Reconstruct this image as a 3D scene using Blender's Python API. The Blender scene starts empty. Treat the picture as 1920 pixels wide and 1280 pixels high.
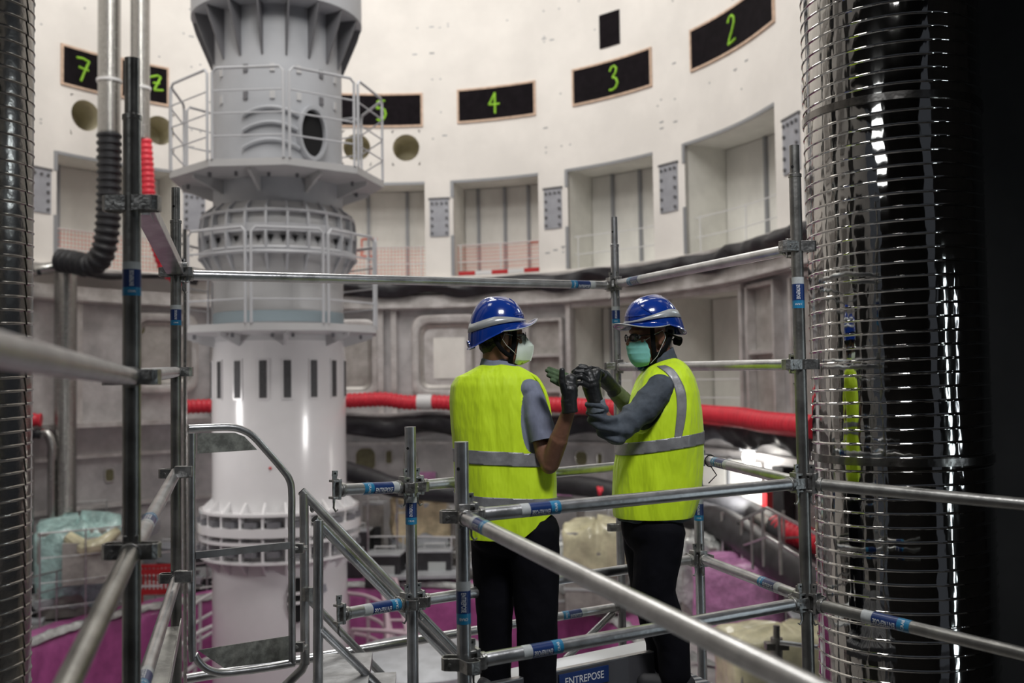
import bpy, bmesh, math, random
from mathutils import Vector, Matrix, noise
random.seed(7)
C = bpy.context.scene.collection
PI = math.pi
# ------------------------------------------------------------------ camera
FPX = 1867.0
CAMZ = 1.41
PITCH = math.atan(.0428)
ROLL = -.0155
CAM = Vector((0, 0, CAMZ))
FW = Vector((0, math.cos(PITCH), math.sin(PITCH)))
_R0 = Vector((1, 0, 0)); _U0 = _R0.cross(FW)
RT = _R0*math.cos(ROLL) + _U0*math.sin(ROLL)
UP = _U0*math.cos(ROLL) - _R0*math.sin(ROLL)
def ray(px, py):
    return FW + RT*((px-960)/FPX) + UP*((640-py)/FPX)
def P(px, py, d):                       # the world point seen at a pixel of the photograph, d metres along +Y
    v = ray(px, py); return CAM + v*(d/v.y)
def proj(p):
    v = Vector(p)-CAM; d = v.dot(FW); return 960+FPX*v.dot(RT)/d, 640-FPX*v.dot(UP)/d
def atz(px, py, z):
    v = ray(px, py); return CAM + v*((z-CAMZ)/v.z)
cam_data = bpy.data.cameras.new('camera'); cam = bpy.data.objects.new('camera', cam_data); C.objects.link(cam)
cam_data.sensor_width = 36; cam_data.lens = 36*FPX/1920; cam_data.clip_start = .05; cam_data.clip_end = 300
m = Matrix((RT, UP, -FW)).transposed().to_4x4(); m.translation = CAM; cam.matrix_world = m
cam_data.dof.use_dof = True; cam_data.dof.focus_distance = 4.35; cam_data.dof.aperture_fstop = 2.2; cam_data.dof.aperture_blades = 0
bpy.context.scene.camera = cam
# ------------------------------------------------------------------ materials
def new_mat(name):
    m = bpy.data.materials.new(name); m.use_nodes = True
    nt = m.node_tree; b = nt.nodes['Principled BSDF']
    return m, nt, b
def mat(name, col, rough=.5, metal=0.0, var=.0, scale=4.0, bump=0.0, bscale=40.0, col2=None, emit=0, stretch=None, coat=0, spec=None, detail=4, alpha=1, trans=0, bdist=.01, sheen=0):
    m, nt, b = new_mat(name)
    N, L = nt.nodes, nt.links
    b.inputs['Base Color'].default_value = (*col, 1)
    b.inputs['Roughness'].default_value = rough
    b.inputs['Metallic'].default_value = metal
    if coat: b.inputs['Coat Weight'].default_value = coat; b.inputs['Coat Roughness'].default_value = .08
    if spec is not None: b.inputs['Specular IOR Level'].default_value = spec
    if alpha < 1: b.inputs['Alpha'].default_value = alpha
    if trans: b.inputs['Transmission Weight'].default_value = trans
    if emit: b.inputs['Emission Color'].default_value = (*col, 1); b.inputs['Emission Strength'].default_value = emit
    if sheen: b.inputs['Sheen Weight'].default_value = sheen
    tc = N.new('ShaderNodeTexCoord'); src = tc.outputs['Object']
    if stretch:
        mp = N.new('ShaderNodeMapping'); mp.inputs['Scale'].default_value = stretch
        L.new(src, mp.inputs[0]); src = mp.outputs[0]
    if var or col2:
        n = N.new('ShaderNodeTexNoise'); n.inputs['Scale'].default_value = scale; n.inputs['Detail'].default_value = detail; n.inputs['Roughness'].default_value = .6
        L.new(src, n.inputs['Vector'])
        r = N.new('ShaderNodeValToRGB')
        c2 = col2 if col2 else tuple(c*(1-var) for c in col)
        c1 = col if col2 else tuple(min(1, c*(1+var*.5)) for c in col)
        r.color_ramp.elements[0].position = .38; r.color_ramp.elements[1].position = .66
        r.color_ramp.elements[0].color = (*c2, 1); r.color_ramp.elements[1].color = (*c1, 1)
        L.new(n.outputs['Fac'], r.inputs[0]); L.new(r.outputs[0], b.inputs['Base Color'])
        if metal > .3:
            mr = N.new('ShaderNodeMapRange'); mr.inputs['To Min'].default_value = rough*.75; mr.inputs['To Max'].default_value = min(1, rough*1.35)
            L.new(n.outputs['Fac'], mr.inputs[0]); L.new(mr.outputs[0], b.inputs['Roughness'])
    if bump:
        n2 = N.new('ShaderNodeTexNoise'); n2.inputs['Scale'].default_value = bscale; n2.inputs['Detail'].default_value = 3
        L.new(src, n2.inputs['Vector'])
        bp = N.new('ShaderNodeBump'); bp.inputs['Strength'].default_value = bump; bp.inputs['Distance'].default_value = bdist
        L.new(n2.outputs['Fac'], bp.inputs['Height']); L.new(bp.outputs[0], b.inputs['Normal'])
    return m
M = {}
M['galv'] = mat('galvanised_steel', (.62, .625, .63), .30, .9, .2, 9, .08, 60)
M['galv_shaded'] = mat('shaded_galvanised_steel', (.36, .355, .335), .34, .9, .3, 7, .1, 50)  # same tube metal, darkened: the shade on these tubes is in the colour
M['clamp'] = mat('cast_clamp_steel', (.46, .455, .44), .32, .9, .35, 30, .25, 90)
M['zinc'] = mat('spangled_zinc_sheet', (.42, .43, .39), .36, .3, .45, 22, .15, 30)
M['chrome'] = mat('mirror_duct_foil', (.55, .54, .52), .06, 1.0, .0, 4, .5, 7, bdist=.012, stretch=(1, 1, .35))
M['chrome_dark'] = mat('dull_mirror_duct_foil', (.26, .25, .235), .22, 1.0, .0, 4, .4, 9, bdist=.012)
M['chrome2'] = mat('silver_duct_foil', (.46, .455, .44), .24, 1.0, .2, 30, .3, 60)
M['label_blue'] = mat('navy_label', (.008, .035, .16), .35, 0, .1, 20, coat=.4)
M['label_cyan'] = mat('cyan_label', (.02, .22, .42), .35, 0, .1, 20, coat=.4)
M['label_white'] = mat('white_label', (.55, .58, .58), .4, 0, .12, 40, coat=.3)
M['label_orange'] = mat('orange_label', (.75, .35, .04), .4)
M['white_ink'] = mat('white_ink', (.78, .8, .82), .5)
M['concrete'] = mat('white_painted_concrete', (.80, .77, .735), .75, 0, .07, .6, .15, 8, detail=6)
M['reveal'] = mat('port_lining_paint', (.82, .81, .76), .75, 0, .1, 1.2)
M['closure'] = mat('closure_board', (.80, .79, .75), .6, 0, .13, .9, stretch=(1, 1, .6))
M['seam'] = mat('seam_steel', (.30, .31, .33), .5, .4)
M['plate'] = mat('grey_plate_paint', (.36, .37, .41), .5, .2, .12, 3)
M['bolt'] = mat('bolt_steel', (.14, .14, .15), .5, .5)
M['black_panel'] = mat('black_chipboard', (.010, .008, .010), .9, 0, .3, 5, spec=.1)
M['wood'] = mat('pine_batten', (.62, .45, .34), .7, 0, .2, 8)
M['green_paint'] = mat('lime_paint', (.30, .62, .03), .6, 0, .25, 14)
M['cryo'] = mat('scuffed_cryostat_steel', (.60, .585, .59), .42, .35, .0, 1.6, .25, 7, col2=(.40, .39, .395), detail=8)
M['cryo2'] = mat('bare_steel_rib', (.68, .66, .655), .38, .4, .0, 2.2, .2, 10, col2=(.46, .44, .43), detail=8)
M['cryo3'] = mat('darker_recess_steel', (.50, .48, .46), .4, .35, .0, 2.4, .2, 9, col2=(.35, .33, .31))  # darker steel tone for recessed sheets and hatch steps
M['olive'] = mat('olive_cover_board', (.16, .15, .08), .6, 0, .2, 6)
M['tarp'] = mat('black_tarpaulin', (.028, .028, .034), .42, 0, .3, 3, .5, 3.5, bdist=.06)
M['red_hose'] = mat('red_spiral_hose', (.72, .03, .055), .42, 0, .15, 6)
M['black_hose'] = mat('black_spiral_hose', (.013, .014, .018), .5, 0, .2, 6)
M['tower_grey'] = mat('blue_grey_tower_paint', (.46, .475, .51), .5, 0, .07, .9)
M['tower_mid'] = mat('pale_grey_tower_paint', (.55, .55, .56), .45, 0, .06, .9)
M['tower_white'] = mat('glossy_white_tower_paint', (.80, .79, .80), .22, 0, .05, .8, coat=.3)
M['tower_dark'] = mat('dark_grey_tower_paint', (.16, .16, .175), .5)
M['rail_grey'] = mat('pale_grey_railing_paint', (.55, .56, .59), .45)
M['hole'] = mat('unlit_cavity', (.006, .006, .007), .9)
M['mesh_dark'] = mat('grille_mesh', (.09, .09, .095), .6, .2, .6, 90)
M['purple'] = mat('magenta_plastic_wrap', (.50, .125, .36), .32, 0, .3, 1.5, .6, 3.0, bdist=.04, coat=.3)
M['purple_lt'] = mat('pink_plastic_wrap', (.58, .26, .50), .28, 0, .35, 4, .8, 5, bdist=.05, coat=.5)
M['yellow_wrap'] = mat('yellow_film', (.66, .62, .42), .28, 0, .3, 2.2, .6, 3, bdist=.05, coat=.5)
M['clear_wrap'] = mat('milky_film', (.55, .57, .56), .22, 0, .4, 2.5, .9, 6, bdist=.06, coat=.6)
M['teal_wrap'] = mat('pale_teal_film', (.42, .62, .60), .25, 0, .35, 4, .9, 5, bdist=.06, coat=.6)
M['beige_wrap'] = mat('beige_cloth_cover', (.66, .55, .36), .7, 0, .3, 3, .6, 5, bdist=.05)
M['crate'] = mat('grey_crate_board', (.36, .34, .32), .7, 0, .3, 3)
M['dark_box'] = mat('charcoal_casing', (.045, .045, .05), .5, .2, .3, 4)
M['pale_box'] = mat('pale_grey_casing', (.50, .52, .55), .45, .1, .15, 3)
M['white_rail'] = mat('white_pipe_paint', (.72, .72, .73), .4)
M['pink_rail'] = mat('rosy_white_pipe', (.62, .48, .54), .45)
M['red_paint'] = mat('red_paint', (.50, .025, .03), .45)
M['orange_mesh'] = mat('orange_barrier_plastic', (.72, .18, .12), .6)
M['pit_floor'] = mat('scuffed_pit_floor', (.50, .49, .48), .45, .2, .0, 1.2, .3, 6, col2=(.27, .26, .26), detail=8)
M['dark_wall'] = mat('dark_wall_board', (.020, .019, .019), .8, 0, .3, 2)
M['dark_trim'] = mat('dark_door_post', (.04, .038, .036), .7, 0, .3, 5)
M['deck'] = mat('scaffold_deck_steel', (.46, .47, .48), .42, .75, .3, 8, .15, 30)
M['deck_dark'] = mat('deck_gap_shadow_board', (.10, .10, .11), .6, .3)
M['vest'] = mat('lime_yellow_vest_fabric', (.68, .95, .010), .65, 0, .07, 9, .9, 8, bdist=.03, sheen=.2, stretch=(1.6, 1.6, .45))
M['vest_trim'] = mat('lime_yellow_vest_binding', (.56, .85, .02), .6)
M['reflect'] = mat('silver_reflective_tape', (.33, .33, .34), .38, .35, .2, 18, .35, 25, bdist=.006)
M['shirt1'] = mat('blue_grey_cotton', (.20, .22, .30), .8, 0, .12, 30, .5, 12, bdist=.01, stretch=(1.4, 1.4, .5))
M['shirt2'] = mat('slate_grey_cotton', (.065, .08, .10), .8, 0, .25, 24, .7, 13, bdist=.014)
M['cuff2'] = mat('pale_slate_cotton', (.17, .20, .23), .8, 0, .12, 20, .3, 20)
M['sleeve_lit'] = mat('slate_cotton_lit_olive', (.13, .15, .09), .8, 0, .2, 20, .3, 20)  # same slate shirt, with the olive light on it put into the colour
M['trouser'] = mat('black_trouser_cloth', (.005, .005, .008), .85, 0, .2, 10, .6, 9, bdist=.014, spec=.15)
M['skin1'] = mat('tan_skin', (.24, .115, .07), .5, 0, .12, 25, .1, 90)
M['skin2'] = mat('ruddy_skin', (.30, .14, .095), .5, 0, .15, 25, .1, 90)
M['hair'] = mat('black_hair', (.012, .010, .009), .6, 0, .3, 60, .5, 120)
M['hair2'] = mat('dark_grey_hair', (.05, .045, .04), .6, 0, .3, 60, .5, 120)
M['helmet'] = mat('royal_blue_helmet_shell', (.004, .034, .25), .16, 0, 0, 4, coat=.8)
M['helmet_band'] = mat('silver_helmet_band', (.46, .48, .48), .3, .3)
M['strap'] = mat('black_webbing', (.005, .005, .006), .8, spec=.1)
M['mask1'] = mat('pale_green_mask', (.72, .80, .70), .75, 0, .06, 12)
M['mask2'] = mat('mint_surgical_mask', (.24, .62, .56), .7, 0, .12, 10, .25, 18)
M['mask_edge'] = mat('white_mask_edge', (.7, .74, .7), .7)
M['glove'] = mat('black_rubber_glove', (.010, .011, .012), .45, 0, .3, 30, .25, 40, bdist=.004)
M['glove_green'] = mat('green_knit_glove_palm', (.055, .10, .04), .75, 0, .25, 60, .3, 80)
M['lens'] = mat('clear_lens', (.9, .92, .92), .03, 0, trans=.95)
M['frame'] = mat('dark_spectacle_frame', (.02, .02, .02), .3, .3)
M['shoe'] = mat('dark_shoe', (.03, .03, .032), .6)
M['shoe_cover'] = mat('white_overshoe', (.75, .77, .8), .6, 0, .2, 12, .5, 20)
M['shoe_blue'] = mat('blue_overshoe', (.03, .25, .55), .5, 0, .2, 12)
M['white_board'] = mat('white_deck_edge', (.80, .82, .84), .4, 0)
M['eye'] = mat('eye_white', (.55, .52, .5), .2)
M['lamp'] = mat('lamp_glow', (1, .97, .9), .5, emit=30)
# ------------------------------------------------------------------ mesh builder
class MB:
    def __init__(s): s.v = []; s.f = []; s.mi = []
    def add(s, vs, fs, k=0):
        o = len(s.v); s.v += [Vector(v) for v in vs]
        s.f += [tuple(i+o for i in f) for f in fs]; s.mi += [k]*len(fs); return s
    def box(s, c, size, rot=None, k=0):
        c = Vector(c); R = rot if rot is not None else Matrix.Identity(3)
        if isinstance(rot, (int, float)): R = Matrix.Rotation(rot, 3, 'Z')
        vs = [c + R @ Vector((x*size[0]/2, y*size[1]/2, z*size[2]/2)) for x in (-1, 1) for y in (-1, 1) for z in (-1, 1)]
        return s.add(vs, [(0, 1, 3, 2), (4, 6, 7, 5), (0, 4, 5, 1), (2, 3, 7, 6), (0, 2, 6, 4), (1, 5, 7, 3)], k)
    def path(s, pts, r, n=16, cap=True, closed=False, k=0, flat=1.0, up=None):
        pts = [Vector(p) for p in pts]; m = len(pts)
        rr = r if isinstance(r, (list, tuple)) else [r]*m
        rings = []; prev = None
        for i, p in enumerate(pts):
            if closed: t = pts[(i+1) % m] - pts[i-1]
            else: t = pts[min(i+1, m-1)] - pts[max(i-1, 0)]
            t.normalize()
            if prev is None:
                a = Vector(up) if up else (Vector((0, 0, 1)) if abs(t.z) < .9 else Vector((1, 0, 0)))
            else: a = prev
            u = (a - t*a.dot(t)).normalized(); w = t.cross(u); prev = u
            rings.append([p + (u*math.cos(2*PI*j/n)*flat + w*math.sin(2*PI*j/n))*rr[i] for j in range(n)])
        vs = [v for R in rings for v in R]; fs = []
        for i in range(m if closed else m-1):
            a = i*n; b = ((i+1) % m)*n
            for j in range(n): fs.append((a+j, a+(j+1) % n, b+(j+1) % n, b+j))
        if cap and not closed:
            fs.append(tuple(range(n-1, -1, -1))); fs.append(tuple((m-1)*n+j for j in range(n)))
        return s.add(vs, fs, k)
    def tube(s, a, b, r, n=16, r2=None, k=0): return s.path([a, b], [r, r2 if r2 is not None else r], n, k=k)
    def lathe(s, prof, c=(0, 0, 0), n=48, a0=0, a1=2*PI, helix=0, k=0, cap=True):
        c = Vector(c); full = abs(a1-a0-2*PI) < 1e-6; m = n if full else n+1
        vs = []
        for (r, z) in prof:
            for j in range(m):
                a = a0+(a1-a0)*j/n
                vs.append(c+Vector((r*math.cos(a), r*math.sin(a), z+helix*j/n)))
        fs = []
        for i in range(len(prof)-1):
            for j in range(n):
                j2 = (j+1) % m if full else j+1
                fs.append((i*m+j, i*m+j2, (i+1)*m+j2, (i+1)*m+j))
        return s.add(vs, fs, k)
    def ell(s, c, r, rot=None, n=20, k=0):
        c = Vector(c); R = rot if rot is not None else Matrix.Identity(3); vs = []; fs = []; h = n//2
        for i in range(1, h):
            t = PI*i/h
            for j in range(n):
                a = 2*PI*j/n; vs.append(c + R @ Vector((r[0]*math.sin(t)*math.cos(a), r[1]*math.sin(t)*math.sin(a), r[2]*math.cos(t))))
        top = len(vs); vs.append(c + R @ Vector((0, 0, r[2]))); vs.append(c + R @ Vector((0, 0, -r[2])))
        for i in range(h-2):
            for j in range(n): fs.append((i*n+j, (i+1)*n+j, (i+1)*n+(j+1) % n, i*n+(j+1) % n))
        for j in range(n): fs.append((top, j, (j+1) % n)); fs.append((top+1, (h-2)*n+(j+1) % n, (h-2)*n+j))
        return s.add(vs, fs, k)
    def cone(s, a, b, ra, rb, n=18, k=0):      # round-ended tapered limb
        a, b = Vector(a), Vector(b); t = (b-a).normalized(); pts = []; rs = []
        for q in (85, 60, 35, 12): q = math.radians(q); pts.append(a - t*ra*math.sin(q)); rs.append(ra*math.cos(q))
        for q in (12, 35, 60, 85): q = math.radians(q); pts.append(b + t*rb*math.sin(q)); rs.append(rb*math.cos(q))
        return s.path(pts, rs, n, k=k)
    def grid(s, rows, k=0, closed=False):
        n = len(rows[0]); vs = [v for r in rows for v in r]; fs = []
        for i in range(len(rows)-1):
            for j in range(n if closed else n-1): fs.append((i*n+j, i*n+(j+1) % n, (i+1)*n+(j+1) % n, (i+1)*n+j))
        return s.add(vs, fs, k)
    def prism(s, poly, axis_vec, k=0):          # poly: list of 3D points, extruded by axis_vec
        n = len(poly); a = Vector(axis_vec); vs = [Vector(p) for p in poly]+[Vector(p)+a for p in poly]
        fs = [tuple(range(n-1, -1, -1)), tuple(range(n, 2*n))]+[(i, (i+1) % n, n+(i+1) % n, n+i) for i in range(n)]
        return s.add(vs, fs, k)
WL = {}
def wl(o): return WL.get(o.name, Vector((0, 0, 0))) if o is not None else Vector((0, 0, 0))
def tag(o, label=None, cat=None, group=None, kind=None):
    if label: o['label'] = label
    if cat: o['category'] = cat
    if group: o['group'] = group
    if kind: o['kind'] = kind
    return o
def finish(me, smooth=True, ang=35):
    bm = bmesh.new(); bm.from_mesh(me); bmesh.ops.recalc_face_normals(bm, faces=bm.faces); bm.to_mesh(me); bm.free()
    if smooth:
        me.shade_smooth(); me.set_sharp_from_angle(angle=math.radians(ang))
def obj(name, mb, mats, parent=None, smooth=True, ang=35, bevel=0, solid=0, label=None, sub=0, loc=None):
    me = bpy.data.meshes.new(name)
    if parent is None:
        if loc is None:
            n = max(1, len(mb.v)); cx = sum(v.x for v in mb.v)/n; cy = sum(v.y for v in mb.v)/n; cz = min(v.z for v in mb.v) if mb.v else 0
            loc = Vector((cx, cy, cz))
        off = Vector(loc)
    else: off = wl(parent)
    me.from_pydata([v-off for v in mb.v], [], mb.f)
    for mm in (mats if isinstance(mats, (list, tuple)) else [mats]): me.materials.append(M[mm] if isinstance(mm, str) else mm)
    if any(mb.mi):
        for p, k in zip(me.polygons, mb.mi): p.material_index = k
    finish(me, smooth, ang)
    o = bpy.data.objects.new(name, me); C.objects.link(o)
    if parent is None: o.location = off; WL[o.name] = off
    else: o.parent = parent; WL[o.name] = off
    if bevel:
        b = o.modifiers.new('bevel', 'BEVEL'); b.width = bevel; b.segments = 2; b.limit_method = 'ANGLE'; b.angle_limit = math.radians(40)
    if solid:
        q = o.modifiers.new('solid', 'SOLIDIFY'); q.thickness = solid; q.offset = -1
    if sub:
        q = o.modifiers.new('sub', 'SUBSURF'); q.levels = sub; q.render_levels = sub
    if label: o['label'] = label
    return o
def thing(name, label, cat, loc, group=None):
    o = bpy.data.objects.new(name, None); C.objects.link(o); o.location = Vector(loc); o.empty_display_size = .1
    WL[o.name] = Vector(loc); return tag(o, label, cat, group)
def solo(name, mb, mats, label, cat, group=None, **kw):
    return tag(obj(name, mb, mats, None, **kw), label, cat, group)
def struct(name, mb, mats, **kw): return tag(obj(name, mb, mats, None, **kw), kind='structure')
def move_copy(o, d, label=None):                # a thing with its parts, shifted
    c = o.copy(); C.objects.link(c); c.location = o.location + Vector(d); WL[c.name] = wl(o)+Vector(d)
    if label: c['label'] = label
    for ch in [x for x in C.objects if x.parent == o]:
        q = ch.copy(); C.objects.link(q); q.parent = c
        for g in [x for x in C.objects if x.parent == ch]:
            w = g.copy(); C.objects.link(w); w.parent = q
    return c
_tc = {}
def text_shape(body, size=1.0):                 # flat lettering: verts (x,y) centred, faces
    if body not in _tc:
        cu = bpy.data.curves.new('t', 'FONT'); cu.body = body; cu.size = 1; cu.align_x = 'CENTER'; cu.align_y = 'CENTER'; cu.resolution_u = 3
        cu.offset = .012
        o = bpy.data.objects.new('t', cu); C.objects.link(o)
        me = bpy.data.meshes.new_from_object(o.evaluated_get(bpy.context.evaluated_depsgraph_get()))
        bm = bmesh.new(); bm.from_mesh(me)
        for x in [i*.12 for i in range(-40, 41)]:
            bmesh.ops.bisect_plane(bm, geom=bm.verts[:]+bm.edges[:]+bm.faces[:], plane_co=(0, x, 0), plane_no=(0, 1, 0))
        bm.verts.index_update()
        _tc[body] = ([(v.co.x, v.co.y) for v in bm.verts], [tuple(v.index for v in f.verts) for f in bm.faces])
        bm.free(); bpy.data.objects.remove(o); bpy.data.meshes.remove(me); bpy.data.curves.remove(cu)
    vs, fs = _tc[body]
    return [(x*size, y*size) for x, y in vs], fs
# ------------------------------------------------------------------ the path of the curved pit wall
WCX, WCY, WR = -3.4, 20.08, 9.27
TH0 = math.atan2(21.99-WCY, 5.98-WCX)
def W(s, off=0.0, z=0.0):                       # point on the wall path; off = outwards (away from the pit)
    if s >= 0:
        th = TH0 + s/WR; n = Vector((math.cos(th), math.sin(th), 0)); p = Vector((WCX, WCY, 0)) + n*WR
    else:
        n = Vector((math.cos(TH0), math.sin(TH0), 0)); p = Vector((WCX, WCY, 0)) + n*WR + Vector((math.sin(TH0), -math.cos(TH0), 0))*(-s)
    p = p + n*off; p.z = z; return p
def wn(s):
    th = TH0 + max(0, s)/WR; return Vector((math.cos(th), math.sin(th), 0))
def wall_slab(mb, s0, s1, z0, z1, o0, o1, step=.35, k=0):   # curved box following the wall
    n = max(1, int(abs(s1-s0)/step)); rows = []
    for i in range(n+1):
        s = s0+(s1-s0)*i/n
        rows.append([W(s, o0, z0), W(s, o0, z1), W(s, o1, z1), W(s, o1, z0)])
    b = len(mb.v); mb.grid(rows, k, closed=True); m = n*4
    mb.f += [(b, b+1, b+2, b+3), (b+m+3, b+m+2, b+m+1, b+m)]; mb.mi += [k, k]
    return mb
def wbox(mb, s, z, ws, hz, o0, o1, k=0):        # straight box standing on the wall surface
    n = wn(s); c = W(s, (o0+o1)/2, z); R = Matrix.Rotation(math.atan2(n.y, n.x), 3, 'Z')
    return mb.box(c, (abs(o1-o0), ws, hz), R, k)
# ================================================================== SETTING: pit wall
S0, S1 = -7.0, 35.5
FZ = -3.69                                       # pit floor
ports_up = [(18.95, 22.3), (11.82, 15.3), (8.32, 10.96), (4.5, 7.38), (-.5, 3.35), (-4.6, -1.86)]
PZ0, PZ1 = 4.6, 7.44
round_holes = [(21.5, 8.52), (19.45, 8.50), (13.82, 8.50), (12.36, 8.48)]
HR = .40
mb = MB()
# wall above the ports, with round recesses cut through
cuts = sorted(set([S0, S1] + [x for p in ports_up for x in p]))
def in_port(s): return any(a < s < b for a, b in ports_up)
zt0, zt1 = 7.95, 9.0
hb = HR+.02
segs = []                                        # s-cells of the band that holds the holes
edges = sorted([S0, S1] + [h[0]-hb for h in round_holes] + [h[0]+hb for h in round_holes])
for a, b in zip(edges, edges[1:]):
    mid = (a+b)/2
    hole = next((h for h in round_holes if abs(h[0]-mid) < .05), None)
    if hole is None: wall_slab(mb, a, b, zt0, zt1, 0, .12)
    else:
        sc, zc = hole; N = 32; outer = []; inner = []
        for j in range(N):
            t = 2*PI*j/N; c, s_ = math.cos(t), math.sin(t); q = max(abs(c)/hb, 1e-6)
            lim = min(hb/max(abs(c), 1e-6), ((zt1-zc) if s_ > 0 else (zc-zt0))/max(abs(s_), 1e-6))
            outer.append(W(sc+c*lim, 0, zc+s_*lim)); inner.append(W(sc+c*HR, 0, zc+s_*HR))
        deep = [W(sc+math.cos(2*PI*j/N)*HR, 1.1, zc+math.sin(2*PI*j/N)*HR) for j in range(N)]
        mb.grid([outer, inner], 0, closed=True); mb.grid([inner, deep], 2, closed=True)
        mb.v.append(W(sc, 1.1, zc)); ci = len(mb.v)-1
        mb.f += [(ci-N+j, ci-N+(j+1) % N, ci) for j in range(N)]; mb.mi += [2]*N
        for t in (zt0, zt1): pass
wall_slab(mb, S0, S1, zt1, 24, 0, .12, .5)
wall_slab(mb, S0, S1, PZ1, zt0, 0, .12, .5)
for a, b in zip(cuts, cuts[1:]):
    if not in_port((a+b)/2): wall_slab(mb, a, b, PZ0-.3, PZ1, 0, .12)
wall_slab(mb, S0, S1, 3.9, PZ0, -.05, .12, .5)
for a, b in ports_up:                             # lining of each port
    D = 1.7
    for s in (a, b): mb.add([W(s, .0, PZ0), W(s, .0, PZ1), W(s, D, PZ1), W(s, D, PZ0)], [(0, 1, 2, 3)], 1)
    n = 8
    for z in (PZ0, PZ1): mb.grid([[W(a+(b-a)*i/n, .0, z), W(a+(b-a)*i/n, D, z)] for i in range(n+1)], 1)
    mb.grid([[W(a+(b-a)*i/n, D, PZ0), W(a+(b-a)*i/n, D, PZ1)] for i in range(n+1)], 1)
struct('wall_back', mb, ['concrete', 'reveal', mat('khaki_sleeve_lining', (.62, .58, .44), .7, 0, .12, 2)])
# casting seams and tie holes as shallow fittings in the wall
# number boards
def pix_s(px, py):
    best = None; v = ray(px, py); s = S0
    pv = None
    while s < S1:
        w = W(s); e = w.x - v.x/v.y*w.y
        if pv is not None and pv*e <= 0 and (best is None or w.y > best[1]): best = (s, w.y)
        pv = e; s += .02
    return best[0] if best else None
def number_board(s0, s1, z0, z1, num, label, txt_s=None, wood=True, skew=0):
    t = thing('number_board' if num else 'blank_board', label, 'board', W((s0+s1)/2, -.03, z0), 'black boards high on the white wall')
    m1 = MB(); wall_slab(m1, s0, s1, z0, z1, -.03, .0); obj('board', m1, 'black_panel', t)
    if wood:
        m2 = MB(); w = .055
        wall_slab(m2, s0-w, s1+w, z1, z1+w, -.05, .0); wall_slab(m2, s0-w, s1+w, z0-w, z0, -.05, 0)
        wall_slab(m2, s0-w, s0, z0, z1, -.05, 0); wall_slab(m2, s1, s1+w, z0, z1, -.05, 0)
        obj('batten_frame', m2, 'wood', t)
    if num:
        sc = (s0+s1)/2 if txt_s is None else txt_s; zc = (z0+z1)/2; hgt = (z1-z0)*.36
        strokes = {'2': [[(-.42, .55), (-.25, .85), (.1, .95), (.4, .75), (.42, .4), (.15, -.1), (-.2, -.55), (-.42, -.95)], [(-.42, -.95), (.1, -.9), (.6, -.8)]],
                   '3': [[(-.35, .6), (-.15, .9), (.15, .97), (.4, .75), (.3, .4), (-.05, .08)], [(-.05, .08), (.35, -.1), (.5, -.45), (.3, -.8), (-.1, -.95), (-.42, -.9)]],
                   '4': [[(.1, .95), (-.25, .35), (-.55, -.1), (-.1, -.12), (.6, -.1)], [(.1, .95), (.1, .2), (.1, -.95)]],
                   '5': [[(.45, .9), (-.3, .85), (-.38, .15), (.05, .25), (.4, .05), (.5, -.35), (.3, -.8), (-.15, -.95), (-.4, -.8)]],
                   '6': [[(.35, .9), (-.05, .6), (-.35, .1), (-.4, -.4), (-.2, -.85), (.2, -.9), (.42, -.5), (.25, -.1), (-.2, -.15), (-.35, -.4)]],
                   '7': [[(-.6, .8), (0, .85), (.55, .7)], [(.55, .7), (.2, 0), (-.2, -.95)], [(-.4, .12), (.05, .05), (.5, .02)]],
                   'z': [[(-.6, .5), (.1, .75), (.4, .65)], [(.4, .65), (.1, .1), (-.2, -.45)], [(-.2, -.45), (.2, -.4), (.6, -.35)], [(-.3, .1), (.3, .15)]]}[num]
        m3 = MB(); wd = .035
        for st in strokes:
            fine = []
            for a, b in zip(st, st[1:]):
                for q in range(4): fine.append((a[0]+(b[0]-a[0])*q/4, a[1]+(b[1]-a[1])*q/4))
            fine.append(st[-1])
            m3.path([W(sc-x*hgt*.9, -.036, zc+y*hgt) for x, y in fine], [wd*.9]*len(fine), 8, flat=1.0)
        obj('painted_numeral', m3, 'green_paint', t)
    return t
number_board(-.62, 2.96, 9.22, 10.18, '2', 'framed black board with a lime 2, hung beside the right-hand mirror duct', 1.33)
number_board(4.5, 7.1, 9.24, 10.18, '3', 'framed black board with a lime 3 under the small blank board', 5.78)
number_board(8.4, 10.74, 9.18, 10.08, '4', 'framed black board with a lime 4 between boards 3 and 5', 9.65)
number_board(11.9, 14.75, 9.15, 10.05, '5', 'framed black board with a lime 5 partly behind the tower railing', 13.1)
number_board(19.25, 20.5, 9.25, 10.22, 'z', 'framed black board half hidden behind the silver pipes, one lime stroke showing', 19.55)
number_board(21.05, 22.15, 9.22, 10.16, '7', 'framed black board with a lime 7 beside the silver pipe', 21.6)
number_board(5.54, 6.22, 10.62, 11.56, None, 'small unframed black board without a number above board 3', wood=False)
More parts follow.
